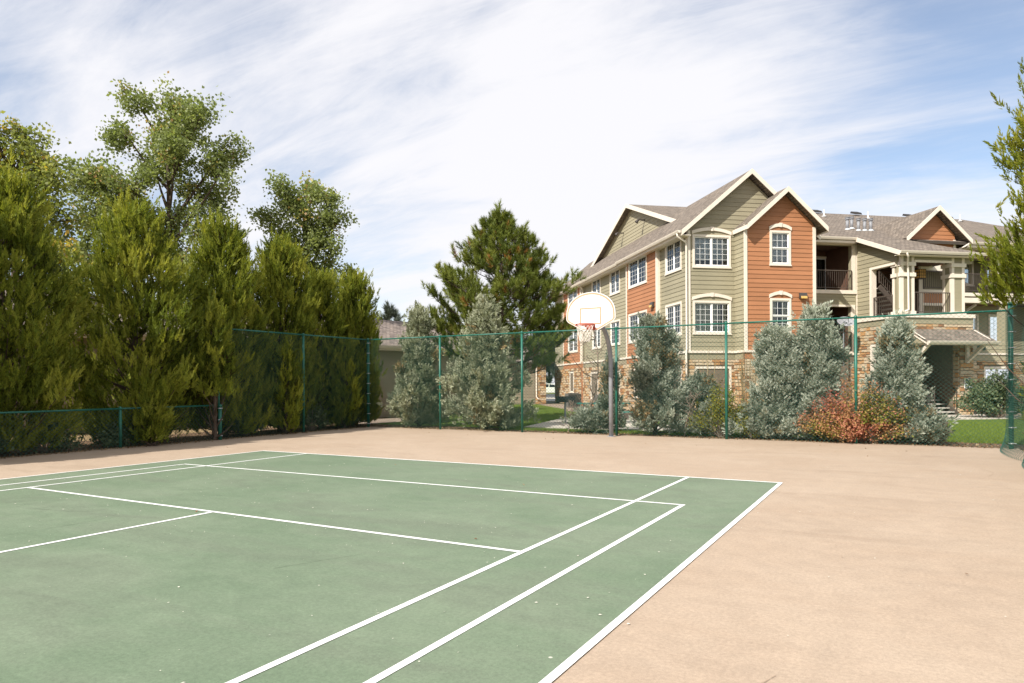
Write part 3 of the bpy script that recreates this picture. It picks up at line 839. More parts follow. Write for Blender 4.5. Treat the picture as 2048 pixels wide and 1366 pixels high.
# only the part not covered by the orange bay carries boards up to the bay roof
def gx2(z):
    a, b = gx(z)
    return (a, min(b, 2.21)) if z < 8.0 else (a, b)
siding(wl, Pg, gx2, BELT1, 10.42, wg, 'siding_green')
window(Pg, *wg[0], 'slider', 3, 5, 'blind', arch=.17)
window(Pg, *wg[1], 'slider', 3, 5, 'vertical', arch=.17)
window(Pg, *wg[2], 'slider', 3, 4, 'curtain')
trim(Pg, -.005, .115, BELT1, 8.02, .05, name='corner_board')
trim(Pg, -.01, 2.2, BELT0, BELT1, .075, name='belt_course')
trim(Pg, 0.0, 2.2, BAND0, BELT0, .02, name='band', mat='siding_green')
stw = trim(Pg, 0, 2.19, -.05, BAND0, .012, name='stone_facing', mat='mortar'); stones(Pg, 0, 2.19, .05, BAND0 - .01, [wg[2]], stw, True, 2)

# ---- orange bay, front d = -0.85
Po = FRONT(-.85); OL, OR = 2.19, 5.47
ox = gable_ext(OL, OR, 8.12, 3.99, 9.56, .877)
wo = [(3.34, 4.33, 6.47, 7.96), (3.34, 4.33, 3.58, 5.07), (3.34, 4.33, .75, 2.2)]
wl = wall_mesh(Po, ox, 0, 9.5, [shrink(o, CW) for o in wo], 'wall_orange', zs=[8.12 + .2 * i for i in range(8)])
siding(wl, Po, ox, BELT1, 9.52, wo, 'siding_orange')
window(Po, *wo[0], 'hung', 3, 2, 'blind', arch=.15)
window(Po, *wo[1], 'hung', 3, 2, 'curtain', arch=.15)
window(Po, *wo[2], 'hung', 3, 2, 'blind')
trim(Po, OL - .04, OL + .10, BELT1, 8.16, .05, name='corner_board'); trim(Po, OR - .10, OR + .04, BELT1, 8.16, .05, name='corner_board')
trim(Po, OL - .06, OR + .06, BELT0, BELT1, .075, name='belt_course'); trim(Po, OL, OR, BAND0, BELT0, .02, name='band', mat='siding_orange')
stw = trim(Po, OL, OR, -.05, BAND0, .012, name='stone_facing', mat='mortar'); stones(Po, OL, OR, .05, BAND0 - .01, [wo[2]], stw, False, 3)
Pos = SIDE(OL)
wl = wall_mesh(Pos, rectext(-.85, 0), 0, 8.15, [], 'wall_green'); siding(wl, Pos, rectext(-.81, -.002), BELT1, 8.1, [], 'siding_green')
trim(Pos, -.85, 0, BELT0, BELT1, .06, name='belt_course')
stw = trim(Pos, -.85, 0, -.05, BAND0, .012, name='stone_facing', mat='mortar'); stones(Pos, -.85, 0, .05, BAND0 - .01, [], stw, False, 4)
wall_mesh(lambda u, o, z: (OR + o, u, z), rectext(-.85, 1.0), 0, 8.15, [], 'wall_orange')

# ---- left facade, s = 0 (facing the court side)
Pl = SIDE(0.0)
wlft = [(.54, 2.28, 6.44, 7.9), (.54, 2.28, 3.57, 5.05), (.54, 2.28, .75, 2.2), (8.46, 10.15, 6.47, 7.92), (8.46, 10.1, 3.6, 5.0), (8.5, 9.7, .1, 2.16),
        (11.86, 13.6, 6.47, 7.95), (11.85, 13.55, 3.58, 5.0), (12.4, 13.9, .5, 2.16)]
wl = wall_mesh(Pl, rectext(0, 23), 0, 8.05, [shrink(o, CW) for o in wlft], 'wall_green')
siding(wl, Pl, rectext(.02, 2.95), BELT1, 8.0, wlft, 'siding_green')
siding(wl, Pl, rectext(7.12, 15.6), BELT1, 8.0, wlft, 'siding_green', far=True)
siding(wl, Pl, rectext(20.0, 22.9), BELT1, 8.0, wlft, 'siding_green', far=True)
for i, o in enumerate(wlft): window(Pl, *o, 'slider', 3 if i < 3 else 2, 5, ('vertical', 'vertical', 'curtain')[i % 3])
for a, b in ((0, 2.95), (7.12, 15.6), (20, 23)): trim(Pl, a, b, BELT0, BELT1, .07, name='belt_course'); trim(Pl, a, b, BAND0, BELT0, .02, name='band', mat='siding_green')
trim(Pl, -.005, .11, BELT1, 8.02, .045, name='corner_board')
stw = trim(Pl, 0, 23, -.05, BAND0, .012, name='stone_facing', mat='mortar')
stones(Pl, 0, 23, .05, BAND0 - .01, [o for o in wlft if o[2] < 2], stw, False, 5)
# two shallow orange bays on the left facade
for (a, b, w0, w1, sgl) in ((2.95, 7.1, 4.2, 6.75, True), (15.6, 20.0, 16.3, 18.7, False)):
    Pb = SIDE(-.14); wb = [(w0, w1, 6.4, 7.85), (w0, w1, 3.56, 5.07)] + ([(17.3, 18.3, .85, 2.26)] if not sgl else [(4.2, 6.0, .75, 2.2)])
    wl = wall_mesh(Pb, rectext(a, b), 0, 8.05, [shrink(o, CW) for o in wb], 'wall_orange', thick=.13)
    siding(wl, Pb, rectext(a + .1, b - .1), BELT1, 8.0, wb, 'siding_orange', far=not sgl)
    for o in wb: window(Pb, *o, 'slider', 3, 5, 'vertical')
    trim(Pb, a - .01, a + .12, BELT1, 8.0, .045, name='corner_board'); trim(Pb, b - .11, b + .01, BELT1, 8.0, .045, name='corner_board')
    trim(Pb, a - .02, b + .02, BELT0, BELT1, .07, name='belt_course'); trim(Pb, a, b, BAND0, BELT0, .02, name='band', mat='siding_orange')
    stw = trim(Pb, a, b, -.05, BAND0, .012, name='stone_facing', mat='mortar'); stones(Pb, a, b, .05, BAND0 - .01, [wb[2]], stw, False, 6)
    trim(FRONT(a), -.14, 0, BELT1, 8.0, .03, name='corner_board')

# ---- balcony wall d = 1.0 between the orange bay and the stair tower
Pb = FRONT(1.0); BL, BR = 5.47, 8.91
ob = [(BL, 8.64, 5.75, 7.84), (BL, 8.60, 2.90, 4.98), (BL, 8.60, 0.1, 2.2)]
wl = wall_mesh(Pb, rectext(BL, BR), 0, 8.1, ob, 'wall_green', thick=.2)
siding(wl, Pb, rectext(BL, BR), 5.06, 5.58, [], 'siding_green'); siding(wl, Pb, rectext(8.82, BR), 2.9, 7.9, [], 'siding_green')
for (a, b, c, d) in ob[:2]:
    trim(Pb, b, b + .2, c, d + .09, .05, name='opening_trim'); trim(Pb, BL, b, d, d + .09, .05, name='opening_trim')
    trim(Pb, BL, b + .25, c - .17, c, .07, name='balcony_sill')
    # recess behind
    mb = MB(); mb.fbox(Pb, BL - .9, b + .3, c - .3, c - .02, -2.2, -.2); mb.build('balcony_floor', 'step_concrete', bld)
    mb = MB(); mb.fbox(Pb, BL - .9, b + .3, d + .1, d + .2, -2.2, -.2); mb.build('balcony_ceiling', 'shade_toned_wall', bld)
    bw = [(6.7, 7.75, c + .6, d - .25), (7.95, 8.85, c + .02, d - .15)]
    Pk = FRONT(3.0)
    wk = wall_mesh(Pk, rectext(BL - .9, b + .6), c - .05, d + .1, [shrink(o, CW) for o in bw], 'shade_toned_wall')
    window(Pk, *bw[0], 'single', 3, 4, 'curtain'); dr = window(Pk, *bw[1], 'single', 1, 1, None, name='balcony_door')
    wall_mesh(lambda u, o, z, b=b: (b + .25 + o, u, z), rectext(1.15, 3.0), c - .05, d + .1, [], 'shade_toned_wall')
    wall_mesh(lambda u, o, z: (BL - .9 - o, u, z), rectext(1.15, 3.0), c - .05, d + .1, [], 'shade_toned_wall')
def railing(pts, z0, h=.92, step=.11, name='railing', parent=None, slope=None):
    """pts: two local xy points; balusters between a top and a bottom rail"""
    a, b = Vector(pts[0]), Vector(pts[1]); s = slope or (0.0, 0.0)
    A = Vector((a.x, a.y, z0 + s[0])); Bv = Vector((b.x, b.y, z0 + s[1])); up = Vector((0, 0, h))
    mb = MB(); mb.beam(A + up, Bv + up, .045, .04); mb.beam(A + Vector((0, 0, .08)), Bv + Vector((0, 0, .08)), .035, .03)
    for q in (A, Bv): mb.beam(q, q + up, .04, .04, (1, 0, 0))
    r_ = mb.build(name, 'rail_brown', parent or bld)
    n = max(2, int((b - a).length / step)); mb = MB()
    for i in range(1, n):
        q = A.lerp(Bv, i / n); mb.beam(q + Vector((0, 0, .08)), q + up, .016, .016, (1, 0, 0))
    g = mb.build('balusters', 'rail_brown', r_); g['kind'] = 'stuff'
    return r_
railing(((BL + .02, .93), (8.6, .93)), 5.77, .88)
railing(((BL + .02, .93), (8.56, .93)), 2.92, .88)
stw = trim(Pb, 7.9, BR, -.05, 2.72, .012, name='stone_facing', mat='mortar'); stones(Pb, 8.6, BR, .05, 2.3, [], stw, False, 7)

# ---- stair tower : left face s = 8.91, front d = -1.75
TL, TR, TF = 8.91, 12.53, -1.75
Pt = SIDE(TL); PF = FRONT(TF)
oc = (-1.20, -.05, 4.42, 6.6)        # opening in the left face (u = d)
def tower_ext(z):
    if z <= 6.98: return (TF + .14, 1.0)
    return (min(1.0, -1.95 + (z - 6.9) / .41), 1.0)
wl = wall_mesh(Pt, tower_ext, 4.3, 8.0, [(-1.55, -.05, 4.3, 6.55)], 'wall_green', zs=[6.98 + .2 * i for i in range(6)])
siding(wl, Pt, tower_ext, 4.42, 7.95, [(-1.62, .06, 4.3, 6.64)], 'siding_green')
trim(Pt, -.06, .07, 4.42, 6.64, .05, o0=-.2, name='opening_trim'); trim(Pt, -1.5, -.06, 6.54, 6.64, .05, o0=-.2, name='opening_trim')
trim(Pt, .93, 1.0, 2.9, 7.95, .03, name='corner_board')
trim(Pt, TF - .1, 1.0, 4.24, 4.40, .09, name='ledge'); trim(PF, TL - .09, TR + .05, 4.24, 4.40, .09, name='ledge')
trim(Pt, TF, 1.0, 3.98, 4.24, .03, name='band', mat='siding_green'); trim(PF, TL - .03, TR, 3.98, 4.24, .03, name='band', mat='siding_green')
lw = (-1.35, .02, .9, 3.16)
sl_ = wall_mesh(Pt, rectext(TF, 1.0), -.05, 3.98, [shrink(lw, .08)], 'mortar', name='stone_facing'); stones(Pt, TF, 1.0, .05, 3.97, [lw], sl_, True, 8)
for (a, b, c, d) in ((-1.35, .02, 3.06, 3.16), (-1.35, .02, .9, 1.0), (-.08, .02, 1.0, 3.06), (-1.35, -1.25, 1.0, 3.06)): trim(Pt, a, b, c, d, .07, o0=-.14, name='opening_trim')
EN = (9.95, 11.84, -.1, 3.45)
sf = wall_mesh(PF, rectext(TL, TR), -.05, 3.98, [EN], 'mortar', name='stone_facing', thick=.3)
stones(PF, 11.84, TR, .02, 3.2, [], sf, True, 9); stones(PF, TL, TR, 3.45, 3.97, [], sf, True, 10); stones(PF, TL, 9.95, .05, 3.45, [], sf, True, 12)
stones(lambda u, o, z: (11.84 - o, u, z), TF, -.2, .02, 3.3, [], sf, False, 13)
wall_mesh(lambda u, o, z: (TR + o, u, z), rectext(TF + .3, 1.3), -.05, 3.98, [], 'mortar', name='stone_facing')
wall_mesh(lambda u, o, z: (11.86 + o, u, z), rectext(TF + .3, 1.6), -.05, 3.98, [], 'mortar', name='stone_facing', thick=.1)
# tower landing, ceiling, rear walls
mb = MB(); mb.box(TL + .01, TR - .01, TF + .02, 2.6, 4.1, 4.25); mb.build('landing', 'step_concrete', bld)
mb = MB(); mb.box(TL + .17, TR - .02, TF + .15, 2.6, 6.92, 6.98); mb.build('tower_ceiling', 'shade_toned_wall', bld)
wr_ = wall_mesh(FRONT(2.4), rectext(TL, 14.3), 0, 7.0, [(12.25, 13.62, 5.84, 6.74), (12.3, 13.3, .4, 2.6)], 'shade_toned_wall', name='rear_wall')
for (a, b, c, d) in ((12.02, 13.75, 6.74, 7.0), (12.02, 12.25, 4.3, 6.74), (13.62, 13.80, 4.3, 6.74), (12.25, 13.62, 5.66, 5.84), (12.02, 13.75, 5.08, 5.2)): trim(FRONT(.78), a, b, c, d, .05, name='hall_frame')
trim(FRONT(.80), 12.25, 13.62, 5.2, 5.66, .03, name='hall_panel', mat='siding_orange')
railing(((12.25, .72), (13.62, .72)), 5.86, .84, .1, name='hall_railing')
window(FRONT(2.3), 12.9, 13.9, 6.0, 7.3, 'single', 2, 2, None)
# columns
def column(s0, s1, d0, d1):
    """corner boards with recessed green panels and two cap bands"""
    mb = MB(); w = .13
    for a, b in ((s0, s0 + w), (s1 - w, s1)):
        for c, d in ((d0, d0 + w), (d1 - w, d1)): mb.box(a, b, c, d, 4.4, 6.95)
    col = mb.build('column', 'cream_trim', bld)
    mb = MB(); mb.box(s0 + .02, s1 - .02, d0 + .02, d1 - .02, 4.4, 6.95); mb.build('panel', 'siding_green', col)
    for z0, z1 in ((6.46, 6.62), (6.0, 6.16), (4.4, 4.52)):
        mb = MB(); mb.box(s0 - .045, s1 + .045, d0 - .045, d1 + .045, z0, z1); mb.build('cap_band', 'cream_trim', col)
column(8.96, 9.62, TF, TF + .52); column(11.48, 12.13, TF, TF + .52)
trim(PF, 9.62, 11.48, 6.62, 6.72, .03, name='beam_trim'); trim(PF, 9.62, 11.48, 6.72, 6.98, .0, o0=-.15, name='beam', mat='siding_green')
trim(PF, 12.13, TR, 6.62, 6.98, .0, o0=-.15, name='beam', mat='siding_green'); trim(PF, 8.9, TR, 6.95, 7.0, .06, o0=-.2, name='beam_trim')
railing(((9.63, TF + .1), (11.47, TF + .1)), 4.42, .92); railing(((TL + .06, TF + .5), (TL + .06, -.08)), 4.42, .85)
# upper stair inside the tower: rises to the left as seen from the court
stt = MB()
for i in range(8):
    stt.box(10.55 - .165 * i - .28, 10.55 - .165 * i, -.35, .75, 4.46 + .175 * i, 4.50 + .175 * i)
o = stt.build('stair_treads', 'step_concrete', bld); o['kind'] = 'stuff'
mb = MB(); mb.beam((10.5, -.40, 4.3), (8.98, -.40, 5.75), .05, .22); mb.beam((10.5, .78, 4.3), (8.98, .78, 5.75), .05, .22); mb.build('stair_stringer', 'rail_brown', bld)
railing(((10.45, -.42), (8.97, -.42)), 4.5, .55, .1, name='stair_railing', slope=(0, 1.4)); railing(((9.0, 1.2), (10.5, 1.2)), 5.9, .9, .1, name='stair_railing', slope=(0.6, -.4))
# lantern
mb = MB(); mb.box(10.93, 11.25, -.55, -.23, 6.16, 6.56); lan = mb.build('lantern', 'amber_glass', bld)
mb = MB()
for z in (6.15, 6.28, 6.42, 6.55): mb.box(10.92, 11.26, -.56, -.22, z - .012, z + .012)
for x in (10.93, 11.04, 11.14, 11.25): mb.box(x - .01, x + .01, -.562, -.552, 6.16, 6.56)
mb.tube([(11.09, -.39, 6.56), (11.09, -.39, 6.93)], .012, 6); mb.build('lantern_cage', 'lamp_bronze', lan)

# ---- entry: awning, steps, door, signs
roof('awning', [[(9.25, -2.85, 3.17), (12.66, -2.85, 3.17), (12.66, TF - .06, 3.74), (9.25, TF - .06, 3.74)]], thick=.06)
mb = MB(); mb.box(9.25, 12.66, -2.9, -2.84, 3.0, 3.16); mb.build('awning_fascia', 'cream_trim', bld)
gutter((9.25, -2.9, 3.17), (12.66, -2.9, 3.17))
for s in (9.3, 12.5):
    mb = MB(); mb.beam((s, TF - .07, 3.66), (s, -2.83, 3.1), .07, .14); mb.build('awning_rake', 'cream_trim', bld)
    mb = MB(); mb.extrude([(s, TF - .07, 3.1), (s, -2.8, 3.08), (s, TF - .07, 3.62)], (.05, 0, 0)); mb.build('awning_gable', 'siding_green', bld)
for s in (9.45, 12.14):
    mb = MB(); mb.box(s - .07, s + .07, TF - .16, TF - .065, 2.28, 3.1); mb.beam((s, TF - .1, 2.34), (s, -2.75, 3.06), .11, .13); mb.box(s - .06, s + .06, -2.8, TF - .07, 3.02, 3.1); mb.build('awning_bracket', 'cream_trim', bld)
for i in range(8):
    mb = MB(); mb.box(10.72, 11.72, -1.62 + .28 * i, -1.30 + .28 * i, .168 * (i + 1) - .05, .168 * (i + 1)); mb.build('step', 'step_concrete', bld)
mb = MB()
for s in (10.68, 11.76): mb.beam((s, -1.72, .04), (s, .6, 1.42), .05, .24)
mb.build('stair_stringer', 'rail_brown', bld)
for s in (10.66, 11.78): railing(((s, -1.66), (s, .6)), .1, .95, .12, name='stair_railing', slope=(0, 1.36))
mb = MB(); mb.box(9.95, 11.84, .7, 2.4, 1.2, 1.36); mb.build('landing', 'step_concrete', bld)
trim(FRONT(1.1), 9.95, 11.86, 2.55, 2.72, .05, name='hall_frame'); trim(FRONT(1.12), 9.95, 11.86, 1.9, 2.55, .02, name='hall_panel', mat='siding_orange')
dm = MB(); dm.fbox(FRONT(2.3), 11.3, 12.3, .3, 2.3, 0, .05); d_ = dm.build('entry_door', 'door_dark', bld)
for (a, b, c, d) in ((11.2, 11.3, .3, 2.4), (12.3, 12.4, .3, 2.4), (11.3, 12.3, 2.3, 2.4)):
    mb = MB(); mb.fbox(FRONT(2.3), a, b, c, d, 0, .08); mb.build('door_frame', 'cream_trim', d_)

# ---- gable over the stair hall and the right wing
Pg3 = FRONT(.85)
x3 = gable_ext(11.4, 14.08, 8.25, 12.91, 9.52, .87)
wl = wall_mesh(Pg3, x3, 6.9, 9.45, [], 'wall_orange', zs=[8.25 + .2 * i for i in range(7)]); siding(wl, Pg3, x3, 6.95, 9.48, [], 'siding_orange')
trim(Pg3, 13.98, 14.10, 6.0, 8.25, .05, name='corner_board')
mb = MB()
for i in range(10):
    x0 = 12.15 + .15 * i; zf = lambda x: 7.55 + .28 * (1 - ((x - 12.9) / .75) ** 2)
    mb.fbox(Pg3, x0, x0 + .15, zf(x0 + .075) - .02, zf(x0 + .075) + .11, 0, .06)
mb.build('arch_head', 'cream_trim', bld)
wall_mesh(lambda u, o, z: (14.08 + o, u, z), rectext(.85, 1.3), 0, 8.2, [], 'wall_green')
Pr = FRONT(1.3); RE = 24.0
def arch_wall(z):  return (TR, RE)
ops = [(15.0, 16.85, 5.8, 7.45), (17.4, 19.2, 5.8, 7.45), (14.2, 17.15, 3.45, 5.30), (17.5, 20.5, 3.45, 5.30), (13.2, 14.6, .9, 2.2), (16.1, 17.7, .75, 2.2)]
wl = wall_mesh(Pr, arch_wall, 0, 8.15, [ops[0], ops[1], ops[2], ops[3], shrink(ops[4], CW), shrink(ops[5], CW)], 'wall_green', thick=.25)
cut = [(a - .16, b + .16, c, d + .55) for a, b, c, d in ops[:2]] + [(14.08, RE, 5.25, 5.6)]
siding(wl, Pr, rectext(14.1, 22), 5.6, 8.1, cut, 'siding_green'); siding(wl, Pr, rectext(TR, 22), BELT1, 3.42, [], 'siding_green')
for (a, b, c, d) in ops[:2]:
    uc = (a + b) / 2; hw = (b - a) / 2; mb = MB(); n = 16
    for i in range(n):
        t0 = math.pi * i / n; t1 = math.pi * (i + 1) / n
        q = lambda t, r1, r2, o: Pr(uc + (hw + r1) * math.cos(t), o, d + (.42 + r2) * math.sin(t))
        mb.hexa([q(t0, 0, 0, -.02), q(t1, 0, 0, -.02), q(t1, 0, 0, .06), q(t0, 0, 0, .06), q(t0, .17, .17, -.02), q(t1, .17, .17, -.02), q(t1, .17, .17, .06), q(t0, .17, .17, .06)])
    mb.build('arch_head', 'cream_trim', bld)
    trim(Pr, b, b + .16, c, d, .06, name='opening_trim'); trim(Pr, a - .16, a, c, d, .06, name='opening_trim'); trim(Pr, a - .2, b + .3, c - .17, c, .09, name='balcony_sill')
    # recess: lunette opening is shown by a flat plate coloured like its shade, just proud of the wall
    mb = MB(); mb.extrude([Pr(uc + hw * math.cos(math.pi * i / 16), .030, d + .42 * math.sin(math.pi * i / 16)) for i in range(17)], (0, .02, 0)); mb.build('dark_recess_plate', 'shade_toned_wall', bld)
    Pk = FRONT(2.6); wk = [(uc - .75, uc - .05, 6.35, 7.6), (uc + .25, uc + .9, 6.35, 7.65)]
    wall_mesh(Pk, rectext(a - .8, b + .8), 5.7, 8.0, [shrink(o, CW) for o in wk], 'wall_green')
    for o in wk: window(Pk, *o, 'single', 2, 4, 'vertical')
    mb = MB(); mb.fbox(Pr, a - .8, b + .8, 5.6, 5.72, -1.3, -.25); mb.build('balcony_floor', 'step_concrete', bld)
    mb = MB(); mb.fbox(Pr, a - .8, b + .8, 7.95, 8.05, -1.3, -.25); mb.build('balcony_ceiling', 'shade_toned_wall', bld)
    railing(((a, 1.22), (b, 1.22)), 5.82, .9, .11)
trim(Pr, 14.1, 23, 5.32, 5.56, .05, name='belt_course')
Pk = FRONT(2.9); wk = [(14.6, 15.3, 3.4, 4.95), (15.7, 16.4, 3.4, 4.95), (16.7, 17.4, 3.4, 4.95), (18, 18.8, 3.4, 4.95)]
wall_mesh(Pk, rectext(13.4, 20.7), 3.2, 5.4, [shrink(o, CW) for o in wk], 'wall_green')
for o in wk: window(Pk, *o, 'single', 2, 4, 'vertical')
mb = MB(); mb.fbox(Pr, 13.4, 20.7, 3.3, 3.42, -1.6, -.25); mb.build('balcony_floor', 'step_concrete', bld)
mb = MB(); mb.fbox(Pr, 13.4, 20.7, 5.36, 5.46, -1.6, -.25); mb.build('balcony_ceiling', 'shade_toned_wall', bld)
mb = MB(); mb.beam((15.4, 2.6, 4.5), (15.9, 1.5, 5.28), .1, .1); mb.box(15.2, 15.32, 2.5, 2.62, 4.3, 5.3); mb.build('brace', 'cream_trim', bld)
trim(Pr, TR, 23, BELT0 + .02, BELT1, .07, name='belt_course'); trim(Pr, TR, 23, BAND0, BELT0 + .02, .02, name='band', mat='siding_green')
stw = wall_mesh(Pr, rectext(TR, 23), -.05, BAND0, [(13.2, 14.6, .9, 2.2), (16.1, 17.7, .75, 2.2)], 'mortar', name='stone_facing', thick=-.012)
stones(FRONT(1.288), TR, 18.5, .05, BAND0 - .01, ops[4:], stw, False, 14)
window(Pr, *ops[4], 'single', 2, 4, 'blind'); window(Pr, *ops[5], 'slider', 2, 4, 'vertical')
wall_mesh(FRONT(1.3), rectext(11.4, TR), 3.98, 8.1, [(11.4, TR, 4.3, 7.0)], 'wall_green')
flush_boards()
# unseen far sides close the block
for (P_, a, b) in ((lambda u, o, z: (24 + o, u, z), 1.3, 22.5), (lambda u, o, z: (u, 22.8 + o, z), 0.2, 24)): wall_mesh(P_, rectext(a, b), 0, 8.1, [], 'wall_green')

# ---- roofs
RS, RZ_ = 2.81, 10.68
EL, ER = -.44, 6.06; ze = RZ_ - SL * (RS - EL)
rA = roof('roof', [[(EL, 23.2, ze), (EL, -.40, ze), (RS, -.40, RZ_), (RS, 23.2, RZ_)], [(ER, -.40, ze), (ER, 23.2, ze), (RS, 23.2, RZ_), (RS, -.40, RZ_)]])
fascia((EL, -.415, ze), (RS, -.415, RZ_), .22, parent=rA); fascia((RS, -.415, RZ_), (ER, -.415, ze), .22, parent=rA)
mb = MB(); mb.box(EL - .012, EL + .02, -.38, 23.1, ze - .2, ze - .02); mb.build('fascia', 'cream_trim', rA)
mb = MB(); mb.box(EL + .02, -.001, -.38, 23.1, ze - .19, ze - .165); mb.build('soffit', 'cream_trim', rA)
gutter((EL - .012, 23.1, ze - .01), (EL - .012, 7.6, ze - .01), rA); gutter((EL - .06, 7.55, ze + .02), (EL - .06, -.42, ze + .02), rA)
ps, pz = 3.99, 9.74; hw = 1.87; zo = pz - .877 * hw
rB = roof('roof', [[(ps - hw, 0.05, zo), (ps - hw, -1.24, zo), (ps, -1.24, pz), (ps, 2.2, pz)], [(ps + hw, -1.24, zo), (ps + hw, 2.2, zo), (ps, 2.2, pz), (ps, -1.24, pz)]])
fascia((ps - hw, -1.255, zo), (ps, -1.255, pz), .22, parent=rB); fascia((ps, -1.255, pz), (ps + hw, -1.255, zo), .22, parent=rB)
mb = MB(); mb.box(ps - hw - .03, ps - hw + .01, -1.23, -.02, zo - .2, zo - .02); mb.build('fascia', 'cream_trim', rB)
mb = MB(); mb.box(ps + hw, ps + hw + .03, -1.23, .6, zo - .2, zo - .02); mb.build('fascia', 'cream_trim', rB)
MR = 11.9; MZ = 12.25; mp = .365; zf_ = lambda d: MZ - mp * (MR - d)
rM = roof('roof', [[(3.4, .6, zf_(.6)), (25, .6, zf_(.6)), (25, MR, MZ), (3.4, MR, MZ)], [(1.62, 4.6, zf_(4.6)), (3.4, 4.6, zf_(4.6)), (3.4, MR, MZ), (1.62, MR, MZ)],
                   [(25, 23.2, MZ - mp * 11.3), (1.62, 23.2, MZ - mp * 11.3), (1.62, MR, MZ), (25, MR, MZ)]])
fascia((1.605, 4.6, zf_(4.6)), (1.605, MR, MZ), .24, parent=rM); fascia((1.605, MR, MZ), (1.605, 19.5, MZ - mp * 7.6), .24, parent=rM)
P2 = SIDE(2.0); gx3 = lambda z: (MR - max(.01, (MZ - .15 - z) / mp), MR + max(.01, (MZ - .15 - z) / mp))
wl = wall_mesh(P2, gx3, 9.2, MZ - .16, [], 'wall_green', zs=[9.4 + .25 * i for i in range(11)])
NB[0] = min(NB[0], 300)
siding(wl, P2, gx3, 9.9, MZ - .17, [], 'siding_green', dz=.2); flush_boards()
for dd, z_ in ((9.85, 10.8), (13.35, 10.8)):
    mb = MB(); mb.box(1.62, 2.0, dd - .03, dd + .03, z_, z_ + .06); mb.tube([(1.62, dd, z_ + .05), (1.52, dd, z_ - .05), (1.47, dd, z_ - .12)], [.05, .09, .1], 8); mb.build('floodlight', 'lamp_bronze', bld)
gutter((5.9, .6, zf_(.6)), (8.62, .6, zf_(.6)), rM); mb = MB(); mb.box(5.9, 8.62, .61, .64, zf_(.6) - .24, zf_(.6) - .12); mb.box(5.9, 8.62, .64, 1.0, zf_(.6) - .26, zf_(.6) - .235); mb.build('soffit', 'cream_trim', rM)
gutter((14.6, .6, zf_(.6)), (24.9, .6, zf_(.6)), rM); mb = MB(); mb.box(14.6, 24.9, .61, .64, zf_(.6) - .24, zf_(.6) - .12); mb.box(14.6, 24.9, .64, 1.3, zf_(.6) - .26, zf_(.6) - .235); mb.build('soffit', 'cream_trim', rM)
zt0, zt1 = zf_(.6) + .01, 7.02
rT = roof('roof', [[(8.58, -2.15, zt1), (12.78, -2.15, zt1), (11.0, .75, zt0 + .06), (8.58, .75, zt0 + .06)], [(12.78, -2.15, zt1), (12.78, .84, zt1), (11.0, .75, zt0 + .06)]], thick=.1)
fascia((8.565, .6, zt0), (8.565, -2.15, zt1), .2, parent=rT); gutter((8.56, -2.15, zt1), (12.85, -2.15, zt1), rT)
mb = MB(); mb.box(8.6, 12.76, -2.14, TF - .06, zt1 - .17, zt1 - .145); mb.build('soffit', 'cream_trim', rT)
g3s, g3z, g3w = 12.91, 9.74, 1.78; z3 = g3z - .87 * g3w
rG = roof('roof', [[(g3s - g3w, 3.2, z3), (g3s - g3w, .45, z3), (g3s, .45, g3z), (g3s, 5.4, g3z)], [(g3s + g3w, .45, z3), (g3s + g3w, 3.2, z3), (g3s, 5.4, g3z), (g3s, .45, g3z)]])
fascia((g3s - g3w, .435, z3), (g3s, .435, g3z), .22, parent=rG); fascia((g3s, .435, g3z), (g3s + g3w, .435, z3), .22, parent=rG)
# roof fittings
def on_roof(d): return zf_(d)
for s, d in ((10.37, 3.6), (11.0, 4.1), (10.82, 3.36), (11.26, 3.47), (11.7, 3.58)):
    z = on_roof(d); mb = MB(); mb.tube([(s, d, z - .05), (s, d, z + .52)], .075, 12); v_ = mb.build('vent_pipe', 'pipe_grey', rM, True)
    mb = MB(); mb.tube([(s, d, z + .50), (s, d, z + .56)], .115, 12); mb.tube([(s, d, z + .59), (s, d, z + .62)], .12, 12); mb.tube([(s, d, z + .5), (s, d, z + .6)], .06, 8); mb.build('vent_cap', 'pipe_grey', v_)
    mb = MB(); mb.tube([(s, d, z - .04), (s, d, z + .06)], [.17, .09], 12); mb.build('flashing', 'band_metal', v_)
for s, d in ((13.35, 9.73), (16.32, 9.7), (23.7, 10.6)):
    z = on_roof(d); mb = MB(); mb.tube([(s, d, z - .05), (s, d, z + .42)], .04, 8); mb.tube([(s, d, z - .02), (s, d, z + .05)], [.2, .06], 8); mb.build('plumbing_vent', 'sign_white', rM)
for s, d in ((14.0, 11.4), (16.8, 11.4), (20.6, 11.4), (23.5, 11.4), (7.2, 11.2)):
    z = on_roof(d); mb = MB(); mb.hexa([(s - .25, d - .25, z), (s + .25, d - .25, z), (s + .25, d + .25, z + .18), (s - .25, d + .25, z + .18), (s - .22, d - .2, z + .13), (s + .22, d - .2, z + .13), (s + .22, d + .22, z + .3), (s - .22, d + .22, z + .3)]); mb.build('roof_vent', 'vent_dark', rM)
